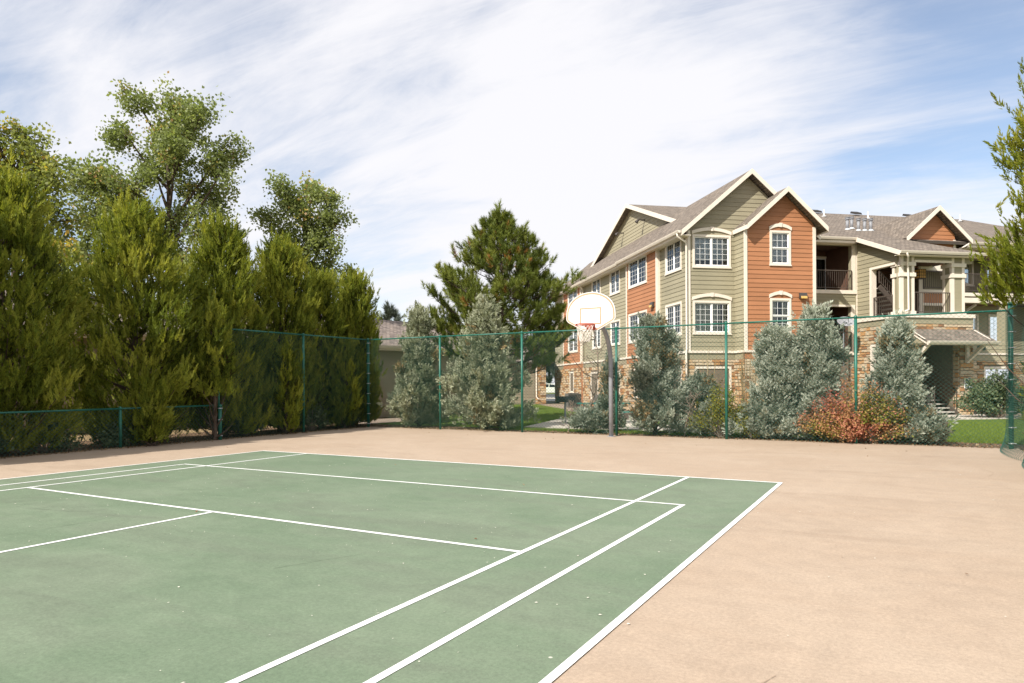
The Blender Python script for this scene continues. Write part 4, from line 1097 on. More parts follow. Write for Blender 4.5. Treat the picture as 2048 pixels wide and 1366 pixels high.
# downspouts and wall lamps
downspout([(EL - .12, -.2, ze - .1), (EL - .1, -.2, ze - .22), (-.12, -.12, ze - .42), (-.09, -.09, ze - .6), (-.09, -.09, 2.95), (-.14, -.14, 2.7), (-.12, -.12, 2.35), (-.12, -.12, .1)])
downspout([(8.85, -2.22, zt1 - .1), (8.98, -2.15, zt1 - .25), (9.2, TF - .09, zt1 - .5), (9.25, TF - .075, 6.2), (9.25, TF - .09, 4.75), (9.2, TF - .15, 4.55), (8.85, TF - .2, 4.42)])
downspout([(14.55, .5, 8.02), (14.4, .6, 7.9), (14.2, 1.2, 7.75), (14.2, 1.22, 5.7)])
downspout([(6.1, .5, 8.02), (5.8, .5, 7.85), (5.6, .6, 7.7), (5.56, .9, 7.5), (5.56, .9, 5.2)])
downspout([(EL, 14.9, ze - .1), (-.15, 15.2, ze - .4), (-.1, 15.3, ze - .6), (-.1, 15.3, 2.9)], .045)
def sconce(P, u, z):
    mb = MB(); mb.hexa([P(u - .17, .03, z - .12), P(u + .17, .03, z - .12), P(u + .17, .17, z - .12), P(u - .17, .17, z - .12), P(u - .17, .03, z + .12), P(u + .17, .03, z + .12), P(u + .17, .10, z + .12), P(u - .17, .10, z + .12)])
    s_ = mb.build('wall_lamp', 'lamp_bronze', bld); mb = MB(); mb.fbox(P, u - .14, u + .14, z - .13, z - .03, .06, .175); mb.build('lens', 'amber_glass', s_)
sconce(Po, 4.87, 5.2); sconce(SIDE(-.14), 3.45, 5.22)

# ---- signs fixed to the building
def text_obj(name, body, size, mat, loc, rz, parent=None):
    cu = bpy.data.curves.new(name, 'FONT'); cu.body = body; cu.size = size; cu.align_x = 'CENTER'; cu.align_y = 'CENTER'; cu.extrude = .002
    tmp = bpy.data.objects.new(name + '_tmp', cu); COL.objects.link(tmp)
    dg = bpy.context.evaluated_depsgraph_get(); me = bpy.data.meshes.new_from_object(tmp.evaluated_get(dg))
    bpy.data.objects.remove(tmp); me.materials.clear(); me.materials.append(MAT[mat])
    o = bpy.data.objects.new(name, me); o.location = loc; o.rotation_euler = (R(90), 0, rz); return link(o, parent)
sg = thing('building_number_sign', 'dark green plaque with a white number 6 right of the entry awning', 'sign', tuple(B(15.97, 1.26, 3.19)), BPHI)
mb = MB(); mb.box(-.21, .21, -.02, .012, -.17, .17); mb.build('plate', 'sign_green', sg); text_obj('number', '6', .27, 'sign_white', (0, -.024, 0), 0, sg)
sg = thing('address_sign', 'dark green arched address plaque with white unit numbers on the stone entry pillar', 'sign', tuple(B(12.21, TF - .075, 1.41)), BPHI)
def arched(w, h0, h1, y0, y1):
    pts = [(-w, y0, h0), (w, y0, h0), (w, y0, h1)] + [(w * math.cos(math.pi * i / 10), y0, h1 + .07 * math.sin(math.pi * i / 10)) for i in range(1, 10)] + [(-w, y0, h1)]
    m = MB(); m.extrude(pts, (0, y1 - y0, 0)); return m
arched(.185, -.225, .155, -.012, .02).build('border', 'sign_white', sg); arched(.165, -.205, .145, -.02, -.0125).build('plate', 'sign_green', sg)
text_obj('number', '6', .11, 'sign_white', (0, -.023, .155), 0, sg)
for i, (l, r_) in enumerate((('601', '604'), ('621', '624'), ('627', '630'))):
    text_obj('number', l, .085, 'sign_white', (-.08, -.023, .055 - .105 * i), 0, sg); text_obj('number', r_, .085, 'sign_white', (.08, -.023, .055 - .105 * i), 0, sg)

# ---- satellite dish and chair on the balconies
dish = thing('satellite_dish', 'grey satellite dish on a pole at the second floor balcony', 'satellite dish', tuple(B(7.85, .5, 2.8)), BPHI)
mb = MB(); mb.tube([(0, 0, -.6), (0, 0, 1.15)], .025, 8); mb.tube([(0, 0, 1.1), (0, -.1, 1.32)], .02, 6); mb.build('pole', 'pipe_grey', dish)
mb = MB(); rings = 5; nseg = 24; c0 = Vector((0, -.12, 1.38)); ax = Vector((-.15, -.72, .68)).normalized(); eu = Vector((1, 0, 0)); ew = ax.cross(eu).normalized(); eu = ew.cross(ax).normalized()
vs = [tuple(c0)]; fs = []
for i in range(1, rings + 1):
    for j in range(nseg):
        a = 2 * math.pi * j / nseg; q = i / rings; vs.append(tuple(c0 + eu * .40 * q * math.cos(a) + ew * .32 * q * math.sin(a) + ax * .09 * q * q))
for j in range(nseg): fs.append((0, 1 + j, 1 + (j + 1) % nseg))
for i in range(rings - 1):
    for j in range(nseg): fs.append((1 + i * nseg + j, 1 + i * nseg + (j + 1) % nseg, 1 + (i + 1) * nseg + (j + 1) % nseg, 1 + (i + 1) * nseg + j))
mb.add(vs, fs); mb.build('reflector', 'dish_grey', dish, True)
mb = MB(); mb.tube([tuple(c0 - ew * .25), tuple(c0 + ax * .38 - ew * .05)], .012, 6); mb.tube([tuple(c0 + ax * .34 - ew * .05), tuple(c0 + ax * .44 - ew * .05)], .035, 8); mb.build('feed_arm', 'black_metal', dish)
ch = thing('patio_chair', 'black metal chair behind the railing of the top balcony', 'chair', tuple(B(6.95, 1.75, 5.74)), BPHI + .3)
mb = MB(); mb.box(-.22, .22, -.22, .22, .42, .45); mb.build('seat', 'black_metal', ch)
mb = MB(); mb.hexa([(-.21, .2, .45), (.21, .2, .45), (.21, .23, .45), (-.21, .23, .45), (-.21, .3, .92), (.21, .3, .92), (.21, .33, .92), (-.21, .33, .92)]); mb.build('backrest', 'black_metal', ch)
for sx in (-1, 1):
    for sy in (-1, 1):
        mb = MB(); mb.tube([(sx * .2, sy * .2, .43), (sx * .24, sy * .25, 0)], .014, 6); mb.build('leg', 'black_metal', ch)
    mb = MB(); mb.tube([(sx * .23, -.2, .43), (sx * .24, -.2, .66), (sx * .24, .26, .68)], .014, 6); mb.build('armrest', 'black_metal', ch)
# ------------------------------------------------------------------ garages, yard furniture, car
GA = math.atan2(-.191, .9816)
def garage(name, label, loc, rz, Lg, Wd, ze_, rise, mat_roof, corner_stone):
    """local x along the long front wall, y backwards, eave at y=0"""
    g = thing(name, label, 'garage', loc, rz)
    ov = .38
    mb = MB(); mb.box(ov, Lg - ov, ov, Wd - ov, 0, ze_ - .12); w = mb.build('wall', 'tan_siding', g)
    z = .12; nmax = 0
    while z < ze_ - .3:
        mb = MB(); P = lambda u, o, q: (u, ov - o, q)
        mb.hexa([P(ov, .001, z), P(Lg - ov, .001, z), P(Lg - ov, .022, z), P(ov, .022, z), P(ov, .001, z + .2), P(Lg - ov, .001, z + .2), P(Lg - ov, .006, z + .2), P(ov, .006, z + .2)])
        mb.build('board', 'tan_siding', w); z += .2
    zr = ze_ + rise
    r = roof('roof', [[(0, 0, ze_), (Lg, 0, ze_), (Lg, Wd / 2, zr), (0, Wd / 2, zr)], [(Lg, Wd, ze_), (0, Wd, ze_), (0, Wd / 2, zr), (Lg, Wd / 2, zr)]], mat_roof, .12, g)
    for s in (0, Lg):
        mb = MB(); mb.extrude([(s + (ov if s == 0 else -ov), ov, ze_ - .13), (s + (ov if s == 0 else -ov), Wd - ov, ze_ - .13), (s + (ov if s == 0 else -ov), Wd / 2, zr - .14)], (.02, 0, 0)); mb.build('gable', 'tan_siding', g)
    mb = MB(); mb.box(0, Lg, -.03, .01, ze_ - .2, ze_ - .02); mb.build('fascia', 'cream_trim', r)
    mb = MB(); mb.box(0, Lg, .01, ov, ze_ - .2, ze_ - .17); mb.build('soffit', 'cream_trim', r)
    gutter((0, -.03, ze_), (Lg, -.03, ze_), r)
    return g
gl_ = 24.0
p0 = Vector((-13.0, 12.3, 0)) - Vector((.191, .9816, 0)) * 15.0
g1 = garage('garage', 'long low tan garage with grey shingle roof behind the junipers', tuple(p0), math.atan2(.9816, .191), gl_, 7.2, 3.2, 1.55, 'shingle_pale', False)
for x in (17.2, 22.6):
    mb = MB(); mb.box(x, x + .12, .33, .38, 0, 3.0); mb.build('corner_board', 'cream_trim', g1)
g2 = thing('garage', 'distant tan garage end with stone corner pier beyond the pine', 'garage', (-15.5, 33.6, 0), R(40))
mb = MB(); mb.box(-9, -.45, 0, 6, 0, 3.1); mb.build('wall', 'tan_siding', g2)
for i in range(14):
    mb = MB(); mb.hexa([(-9, -.022, .1 + .2 * i), (-.46, -.022, .1 + .2 * i), (-.46, -.001, .1 + .2 * i), (-9, -.001, .1 + .2 * i), (-9, -.006, .3 + .2 * i), (-.46, -.006, .3 + .2 * i), (-.46, -.001, .3 + .2 * i), (-9, -.001, .3 + .2 * i)]); mb.build('board', 'tan_siding', g2)
mb = MB(); mb.box(-.44, .34, -.12, 6, 0, 3.1); pr = mb.build('pier', 'mortar', g2); stones(lambda u, o, z: (u, -.12 - o, z), -.44, .34, .02, 3.0, [], pr, False, 21)
roof('roof', [[(-9.4, -.5, 3.05), (.8, -.5, 3.05), (.8, 3, 4.6), (-9.4, 3, 4.6)], [(.8, 6.5, 3.05), (-9.4, 6.5, 3.05), (-9.4, 3, 4.6), (.8, 3, 4.6)]], 'shingle_pale', .12, g2)
mb = MB(); mb.tube([(-.38, -.2, 3.0), (-.38, -.2, .5), (-.25, -.3, .35)], .05, 8); mb.build('downspout', 'cream_trim', g2)

# car far behind
car = thing('parked_car', 'pale cream car parked far behind between the garage pier and the apartments', 'car', (-31.0, 67.0, 0), R(29.3))
def profile(pts, w, inset=0.0):
    m = MB(); n = len(pts)
    m.add([(x, -w, z) for x, z in pts] + [(x, w, z) for x, z in pts], [tuple(range(n)), tuple(reversed(range(n, 2 * n)))] + [(i, n + i, n + (i + 1) % n, (i + 1) % n) for i in range(n)]); return m
body = [(-2.2, .3), (2.05, .28), (2.2, .45), (2.15, .68), (1.85, .82), (1.15, .95), (-1.6, 1.0), (-2.15, .95), (-2.25, .6)]
cb = profile(body, .88).build('body', 'car_white', car)
bv = cb.modifiers.new('bevel', 'BEVEL'); bv.width = .07; bv.segments = 3
cabin = [(1.1, .94), (.35, 1.36), (-.2, 1.45), (-1.0, 1.42), (-1.75, 1.0)]
cc = profile(cabin, .76).build('cabin', 'car_white', car); bv = cc.modifiers.new('bevel', 'BEVEL'); bv.width = .06; bv.segments = 3
for s in (-1, 1):
    mb = MB(); mb.add([(.85, s * .775, 1.0), (.3, s * .775, 1.31), (-.25, s * .775, 1.38), (-.3, s * .775, 1.0)], [(0, 1, 2, 3)]); mb.build('side_window', 'car_glass', car)
    mb = MB(); mb.add([(-.4, s * .775, 1.0), (-.36, s * .775, 1.38), (-.95, s * .775, 1.36), (-1.5, s * .775, 1.0)], [(0, 1, 2, 3)]); mb.build('side_window', 'car_glass', car)
    for x in (-1.35, 1.35):
        mb = MB(); mb.tube([(x, s * .70, .32), (x, s * .91, .32)], .32, 20); wh = mb.build('wheel', 'tyre', car)
        mb = MB(); mb.tube([(x, s * .80, .32), (x, s * .925, .32)], .21, 16); mb.build('rim', 'hub', wh)
mb = MB(); mb.add([(1.13, -.62, .975), (1.13, .62, .975), (.40, .56, 1.372), (.40, -.56, 1.372)], [(0, 1, 2, 3)]); mb.build('windscreen', 'car_glass', car)

# grill on a post, picnic table, condensers
gr = thing('park_grill', 'black charcoal grill on a post beside the picnic table', 'grill', (-3.9, 12.7, 0), R(35))
mb = MB(); mb.tube([(0, 0, 0), (0, 0, .78)], .04, 8); mb.build('post', 'galvanised', gr)
mb = MB(); mb.box(-.33, .33, -.24, -.22, .78, 1.0); mb.box(-.33, .33, .22, .24, .78, 1.0); mb.box(-.33, -.31, -.22, .22, .78, 1.0); mb.box(.31, .33, -.22, .22, .78, .9); mb.box(-.31, .31, -.22, .22, .78, .8); mb.build('firebox', 'black_metal', gr)
mb = MB()
for i in range(14): mb.tube([(-.28 + .043 * i, -.21, .97), (-.28 + .043 * i, .21, .97)], .006, 4)
o = mb.build('grate', 'black_metal', gr); o['kind'] = 'stuff'
pt = thing('picnic_table', 'green picnic table on the concrete pad behind the hoop', 'picnic table', (-2.6, 13.2, 0), R(35))
for y in (-.3, -.1, .1, .3):
    mb = MB(); mb.box(-.95, .95, y - .09, y + .09, .72, .76); mb.build('top_plank', 'table_green', pt)
for s in (-1, 1):
    mb = MB(); mb.box(-.95, .95, s * .72 - .14, s * .72 + .14, .42, .46); mb.build('bench_seat', 'table_green', pt)
    mb = MB(); mb.tube([(s * .65, -.72, .42), (s * .65, .72, .42)], .025, 6); mb.tube([(s * .65, -.55, 0), (s * .65, -.22, .72)], .025, 6); mb.tube([(s * .65, .55, 0), (s * .65, .22, .72)], .025, 6); mb.build('leg', 'galvanised', pt)
def condenser(label, loc, rz):
    c = thing('air_conditioner', label, 'air conditioner', loc, rz, 'condensers by the stone wall')
    mb = MB(); mb.box(-.4, .4, -.4, .4, .04, .85); b_ = mb.build('cabinet', 'unit_grey', c)
    for i in range(14):
        mb = MB(); mb.box(-.41, .41, -.415, -.40, .1 + .052 * i, .125 + .052 * i); mb.build('louvre', 'vent_dark', b_)
    mb = MB(); mb.tube([(0, 0, .851), (0, 0, .875)], .34, 20); mb.build('fan_grille', 'vent_dark', c)
condenser('grey condenser unit just right of the hoop pole by the stone wall', tuple(B(-1.5, 7.0)), BPHI + R(0))
condenser('grey condenser unit left of the hoop pole by the stone wall', tuple(B(-1.3, 13.5)), BPHI)
# ------------------------------------------------------------------ plants
def unit(v): return v / np.maximum(np.linalg.norm(v, axis=-1, keepdims=True), 1e-9)
def frames(dirs, rg):
    """rotation matrices whose z axis is dirs, random spin"""
    n = len(dirs); d = unit(dirs); r = unit(rg.normal(size=(n, 3)))
    x = unit(np.cross(r, d)); y = np.cross(d, x)
    return np.stack([x, y, d], axis=2)
def stamp(TV, TF, Rm, T, S, tv=None, tint=None):
    """copies of a template; TV (m,3); Rm (n,3,3); T (n,3); S (n,) or (n,3)"""
    n, m = len(T), len(TV)
    S = S[:, None, None] if S.ndim == 1 else S[:, None, :]
    V = np.einsum('nij,nkj->nki', Rm, TV[None] * S) + T[:, None]
    F = (TF[None] + (np.arange(n) * m)[:, None, None]).reshape(-1, TF.shape[1])
    t = None
    if tint is not None:
        t = np.clip(tint[:, None] + (tv[None] if tv is not None else 0), 0, 1) * np.ones((n, m))
        t = t.ravel()
    return V.reshape(-1, 3), F, t

def plume_template(seed, n=28, spread=(16, 58), L=.22, wd=.075, rad=.045, tri=False):
    rg = np.random.default_rng(seed); V = []; F = []; T = []
    for i in range(n):
        t = (i + rg.uniform(0, 1)) / n
        a = rg.uniform(0, 2 * np.pi) ; ang = np.radians(rg.uniform(*spread)) * (1.15 - .75 * t)
        base = np.array([rad * (1 - t) * np.cos(a), rad * (1 - t) * np.sin(a), t * .88])
        d = np.array([np.sin(ang) * np.cos(a), np.sin(ang) * np.sin(a), np.cos(ang)])
        ln = L * (1.25 - .75 * t) * rg.uniform(.7, 1.3)
        s = unit(np.cross(d, rg.normal(size=3)))
        w = wd * rg.uniform(.7, 1.3) * (1.1 - .4 * t)
        bend = np.array([0, 0, .18 * ln])
        if tri:
            V += [base + s * w * .5, base - s * w * .5, base + d * ln + bend]; F.append((3 * i, 3 * i + 1, 3 * i + 2)); T += [-.12, -.12, .2]; continue
        V += [base, base + d * ln * .5 + s * w * .5 + bend * .3, base + d * ln + bend, base + d * ln * .5 - s * w * .5 + bend * .3]
        b = len(V) - 4; F.append((b, b + 1, b + 2, b + 3))
        T += [-.22, 0.0, .2, 0.0]
    return np.array(V), np.array(F), np.array(T)

PLUMES = [plume_template(s, tri=True) for s in range(5)]
PLUMES_LOT = [plume_template(60 + s, 14, (25, 55), .34, .13, .05, True) for s in range(2)]
PLUMES_S = [plume_template(20 + s, 24, (25, 75), .36, .15, .10) for s in range(4)]
PLUMES_LO = [plume_template(40 + s, 14, (25, 55), .34, .12, .05) for s in range(2)]

def tube_np(paths):
    """paths: list of (points (k,3), radii (k,)); 5-sided tubes"""
    V = []; F = []; off = 0; n = 5
    for P, rr in paths:
        P = np.asarray(P); k = len(P)
        tg = np.gradient(P, axis=0); tg = unit(tg); ref = unit(np.cross(tg, np.array([.3, .9, .31])))
        q = np.cross(tg, ref)
        a = np.arange(n) * 2 * np.pi / n
        ring = P[:, None] + (ref[:, None] * np.cos(a)[None, :, None] + q[:, None] * np.sin(a)[None, :, None]) * np.asarray(rr)[:, None, None]
        V.append(ring.reshape(-1, 3))
        i = np.arange(k - 1)[:, None]; j = np.arange(n)[None]
        f = np.stack([i * n + j, i * n + (j + 1) % n, (i + 1) * n + (j + 1) % n, (i + 1) * n + j], -1).reshape(-1, 4) + off
        F.append(f); off += k * n
    return np.concatenate(V), np.concatenate(F)

def conifer(name, label, cat, loc, H, Rm, seed, mat, nb=80, npl=26, env=None, plumes=PLUMES, size=(.36, .62), upness=.75, rise=.28, patch=0.0, group=None, z_lo=.03, tint0=.5, lean=(0, 0), clip=None, inner=.25, shape=(1.0, 1.0), fill=120, ragged=(.68, 1.18)):
    """upright feathery juniper: ascending limbs that carry many small foliage plumes"""
    rg = np.random.default_rng(seed)
    root = thing(name, label, cat, loc, 0, group)
    env = env or (lambda t: np.interp(t, [0, .08, .3, .6, .85, 1], [.62, .85, 1, .78, .4, .06]))
    pos = []; dr = []; sc = []; ti = []; wood = []; bk = []
    tow = np.array([CAM.x - loc[0], CAM.y - loc[1]]); tow = tow / np.linalg.norm(tow)
    trunk = np.array([[lean[0] * t * t, lean[1] * t * t, H * t * .93] for t in np.linspace(0, 1, 8)])
    wood.append((trunk, np.linspace(.022 * H, .006, 8)))
    for b in range(nb):
        zt = z_lo + (1 - z_lo) * ((b + rg.uniform(0, 1)) / nb) ** .88          # height fraction of the limb tip
        az = b * 2.39996 + rg.uniform(-.5, .5)
        rad = Rm * float(env(zt)) * rg.uniform(*ragged)
        zb = max(.02, zt - rise * rg.uniform(.6, 1.3) * (1 - .5 * zt))
        c = np.array([np.cos(az) * shape[0], np.sin(az) * shape[1], 0])
        p0 = np.array([lean[0] * zb * zb, lean[1] * zb * zb, zb * H]); p2 = np.array([lean[0] * zt * zt, lean[1] * zt * zt, zt * H]) + c * rad
        p1 = p0 * .45 + p2 * .55 + c * rad * .18 - np.array([0, 0, .06 * H * rise])
        u = np.linspace(0, 1, 5)[:, None]
        path = (1 - u) ** 2 * p0 + 2 * u * (1 - u) * p1 + u * u * p2
        wood.append((path, np.linspace(.018 + .012 * (1 - zt), .005, 5)))
        back = c[0] * tow[0] + c[1] * tow[1] < -.35
        k = max(6, int(npl * (.55 + .7 * env(zt)) * (.6 if back else 1.2)))
        bk.append(np.full(k, back))
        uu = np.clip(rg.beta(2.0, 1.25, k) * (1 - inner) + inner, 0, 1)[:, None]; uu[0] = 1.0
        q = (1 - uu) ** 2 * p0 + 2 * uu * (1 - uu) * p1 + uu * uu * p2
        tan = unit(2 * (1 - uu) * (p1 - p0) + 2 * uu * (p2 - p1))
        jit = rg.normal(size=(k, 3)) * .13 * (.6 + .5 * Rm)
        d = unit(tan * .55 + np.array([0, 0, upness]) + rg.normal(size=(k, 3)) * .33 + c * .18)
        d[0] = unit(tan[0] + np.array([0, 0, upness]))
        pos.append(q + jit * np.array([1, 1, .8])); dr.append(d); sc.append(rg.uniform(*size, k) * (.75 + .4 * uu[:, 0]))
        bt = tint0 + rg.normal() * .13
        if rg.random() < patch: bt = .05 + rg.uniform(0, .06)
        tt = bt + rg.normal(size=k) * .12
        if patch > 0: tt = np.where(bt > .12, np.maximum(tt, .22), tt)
        tt = tt + (.34 if not patch else .2) * (uu[:, 0] - .72) * (1 if bt > .12 else 0)  # lit-tip contrast put into the tint: outer sprays lighter, older inner ones darker
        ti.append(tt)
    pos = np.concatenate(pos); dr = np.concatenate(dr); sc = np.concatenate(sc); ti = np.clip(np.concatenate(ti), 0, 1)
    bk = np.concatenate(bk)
    if fill:        # sparse older foliage close to the stem, tinted dark for crown contrast
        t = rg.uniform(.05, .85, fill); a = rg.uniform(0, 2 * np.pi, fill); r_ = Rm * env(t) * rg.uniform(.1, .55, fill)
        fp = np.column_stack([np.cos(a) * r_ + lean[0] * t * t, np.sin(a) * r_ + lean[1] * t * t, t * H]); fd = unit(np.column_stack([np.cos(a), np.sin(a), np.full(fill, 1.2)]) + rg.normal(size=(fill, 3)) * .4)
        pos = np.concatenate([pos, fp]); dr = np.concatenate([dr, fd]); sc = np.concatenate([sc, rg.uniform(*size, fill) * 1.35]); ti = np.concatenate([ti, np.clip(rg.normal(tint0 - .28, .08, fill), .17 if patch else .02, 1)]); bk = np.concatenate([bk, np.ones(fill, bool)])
    keep = pos[:, 2] > .06
    if clip is not None: keep &= clip(pos + np.array(loc))
    pos, dr, sc, ti, bk = pos[keep], dr[keep], sc[keep], ti[keep], bk[keep]
    which = rg.integers(0, len(plumes), len(pos)); VV = []; FF = []; TT = []; off = 0
    for i, (TV, TF, tv) in enumerate(list(plumes) + (PLUMES_LO if plumes is PLUMES_S else PLUMES_LOT)):
        m = (which == i) & ~bk if i < len(plumes) else bk & (which % 2 == i - len(plumes))
        V, F, t = stamp(TV, TF, frames(dr[m], rg), pos[m], sc[m], tv, ti[m])
        VV.append(V); FF.append(F + off); TT.append(t); off += len(V)
    V, F = tube_np(wood); np_obj('trunk', V, F, 'bark', root, smooth=True)
    o = np_obj('crown', np.concatenate(VV), np.concatenate(FF), mat, root, np.concatenate(TT)); o['kind'] = 'stuff'
    return root

def fence_clip(p):       # the wire holds most foliage back; some sprays lean out above the low fence
    w = np.random.default_rng(len(p)).random(len(p))
    low_ = (p[:, 0] > -9.28) & (p[:, 1] < 1.75) & (p[:, 2] < 1.05)
    tall_ = (p[:, 0] > -9.3) & (p[:, 1] > 1.9) & (p[:, 2] < 3.0) & (w > .22)
    return ~(low_ | tall_)
# ---- row of green junipers behind the left fence
GJ = 'green junipers along the left fence'
row = [(-10.3, -3.0, 6.15, 1.32, 'tall green juniper at the left edge of the picture'),
       (-10.3, .05, 6.1, 1.5, 'broadest green juniper behind the low fence post at left'),
       (-10.3, 2.75, 6.25, 1.12, 'green juniper where the low fence meets the tall fence'),
       (-10.35, 4.95, 6.1, 1.08, 'pointed green juniper behind the tall left fence section'),
       (-10.35, 6.7, 5.2, .95, 'shorter green juniper second from the left fence corner'),
       (-10.25, 8.3, 5.5, .86, 'last green juniper of the row at the left fence corner')]
taper = lambda t: np.interp(t, [0, .08, .28, .5, .7, .86, 1], [.7, .92, 1, .96, .8, .52, .16])
for i, (x, y, h, r_, lab) in enumerate(row):
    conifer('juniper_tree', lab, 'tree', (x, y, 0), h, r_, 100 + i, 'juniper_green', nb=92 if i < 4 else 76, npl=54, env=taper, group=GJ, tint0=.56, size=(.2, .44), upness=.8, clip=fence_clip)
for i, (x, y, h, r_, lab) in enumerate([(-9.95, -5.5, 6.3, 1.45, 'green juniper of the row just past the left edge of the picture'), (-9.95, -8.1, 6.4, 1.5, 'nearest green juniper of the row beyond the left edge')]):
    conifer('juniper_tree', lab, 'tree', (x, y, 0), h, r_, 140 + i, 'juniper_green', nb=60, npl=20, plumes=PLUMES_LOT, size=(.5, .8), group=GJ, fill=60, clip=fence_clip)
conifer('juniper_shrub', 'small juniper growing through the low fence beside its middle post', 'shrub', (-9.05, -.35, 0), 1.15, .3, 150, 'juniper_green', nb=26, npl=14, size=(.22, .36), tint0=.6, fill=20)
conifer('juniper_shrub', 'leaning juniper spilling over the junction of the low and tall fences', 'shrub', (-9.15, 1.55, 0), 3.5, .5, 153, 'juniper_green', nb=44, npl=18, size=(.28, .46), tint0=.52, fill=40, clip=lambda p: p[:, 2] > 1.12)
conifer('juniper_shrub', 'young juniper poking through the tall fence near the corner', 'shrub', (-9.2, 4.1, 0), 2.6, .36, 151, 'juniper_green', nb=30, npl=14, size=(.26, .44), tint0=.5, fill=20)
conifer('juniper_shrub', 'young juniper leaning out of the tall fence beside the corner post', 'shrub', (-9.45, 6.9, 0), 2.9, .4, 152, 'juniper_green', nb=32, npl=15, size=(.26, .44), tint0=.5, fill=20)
# ---- near juniper beyond the right fence
conifer('juniper_tree', 'bright yellow green juniper leaning over the right fence', 'tree', (10.38, 4.9, 0), 7.7, 1.6, 160, 'juniper_bright', nb=170, npl=54, tint0=.5, size=(.2, .42), fill=260, clip=lambda p: ~((p[:, 0] < 9.25) & (p[:, 2] < 2.9)),
        env=lambda t: np.interp(t, [0, .1, .22, .35, .5, .62, .7, .8, .92, 1], [.6, .9, 1.05, 1.1, 1.0, .9, .72, .95, .66, .15]))

# ---- blue grey junipers behind the far fence
BJ = 'blue grey junipers behind the far fence'
cone = lambda t: np.interp(t, [0, .06, .25, .55, .8, 1], [.75, .95, 1, .66, .3, .05])
col_ = lambda t: np.interp(t, [0, .1, .4, .7, .9, 1], [.8, .95, 1, .8, .45, .1])
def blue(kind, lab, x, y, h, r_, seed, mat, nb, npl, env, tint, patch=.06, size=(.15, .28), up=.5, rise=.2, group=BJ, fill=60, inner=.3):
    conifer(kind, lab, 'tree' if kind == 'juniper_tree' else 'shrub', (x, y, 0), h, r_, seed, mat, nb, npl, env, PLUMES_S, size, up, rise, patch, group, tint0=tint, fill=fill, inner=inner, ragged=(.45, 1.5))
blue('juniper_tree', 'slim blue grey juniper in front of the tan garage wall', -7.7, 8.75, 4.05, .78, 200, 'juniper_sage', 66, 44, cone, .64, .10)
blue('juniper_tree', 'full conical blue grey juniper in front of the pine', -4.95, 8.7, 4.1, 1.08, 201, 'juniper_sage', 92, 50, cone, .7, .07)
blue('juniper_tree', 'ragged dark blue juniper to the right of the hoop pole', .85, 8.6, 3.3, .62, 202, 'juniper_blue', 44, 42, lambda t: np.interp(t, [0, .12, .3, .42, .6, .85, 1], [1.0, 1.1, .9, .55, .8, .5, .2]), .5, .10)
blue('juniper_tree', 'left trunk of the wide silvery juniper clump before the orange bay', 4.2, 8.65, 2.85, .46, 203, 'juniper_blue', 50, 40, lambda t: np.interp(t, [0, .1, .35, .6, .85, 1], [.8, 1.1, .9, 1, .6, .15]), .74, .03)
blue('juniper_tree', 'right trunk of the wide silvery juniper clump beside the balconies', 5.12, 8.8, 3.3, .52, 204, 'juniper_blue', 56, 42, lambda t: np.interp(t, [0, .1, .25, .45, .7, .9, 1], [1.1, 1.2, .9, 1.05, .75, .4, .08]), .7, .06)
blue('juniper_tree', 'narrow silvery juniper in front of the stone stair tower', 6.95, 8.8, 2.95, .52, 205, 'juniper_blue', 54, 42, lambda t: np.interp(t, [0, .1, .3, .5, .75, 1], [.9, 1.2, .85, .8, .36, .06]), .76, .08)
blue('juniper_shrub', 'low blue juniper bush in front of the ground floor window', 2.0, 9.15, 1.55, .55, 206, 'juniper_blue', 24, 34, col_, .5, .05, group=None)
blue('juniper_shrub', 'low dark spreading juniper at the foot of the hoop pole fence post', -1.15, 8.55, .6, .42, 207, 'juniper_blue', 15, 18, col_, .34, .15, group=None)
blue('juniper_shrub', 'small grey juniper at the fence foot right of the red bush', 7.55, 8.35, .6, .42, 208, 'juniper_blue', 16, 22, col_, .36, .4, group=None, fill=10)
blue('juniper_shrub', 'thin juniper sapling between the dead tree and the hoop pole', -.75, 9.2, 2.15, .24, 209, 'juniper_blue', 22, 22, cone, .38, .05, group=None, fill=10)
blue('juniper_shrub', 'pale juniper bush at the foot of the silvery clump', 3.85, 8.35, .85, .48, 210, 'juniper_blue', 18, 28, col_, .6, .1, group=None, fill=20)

CR_ = Vector((math.cos(YAW), math.sin(YAW), 0)); CF_ = Vector((-math.sin(YAW), math.cos(YAW), 0))
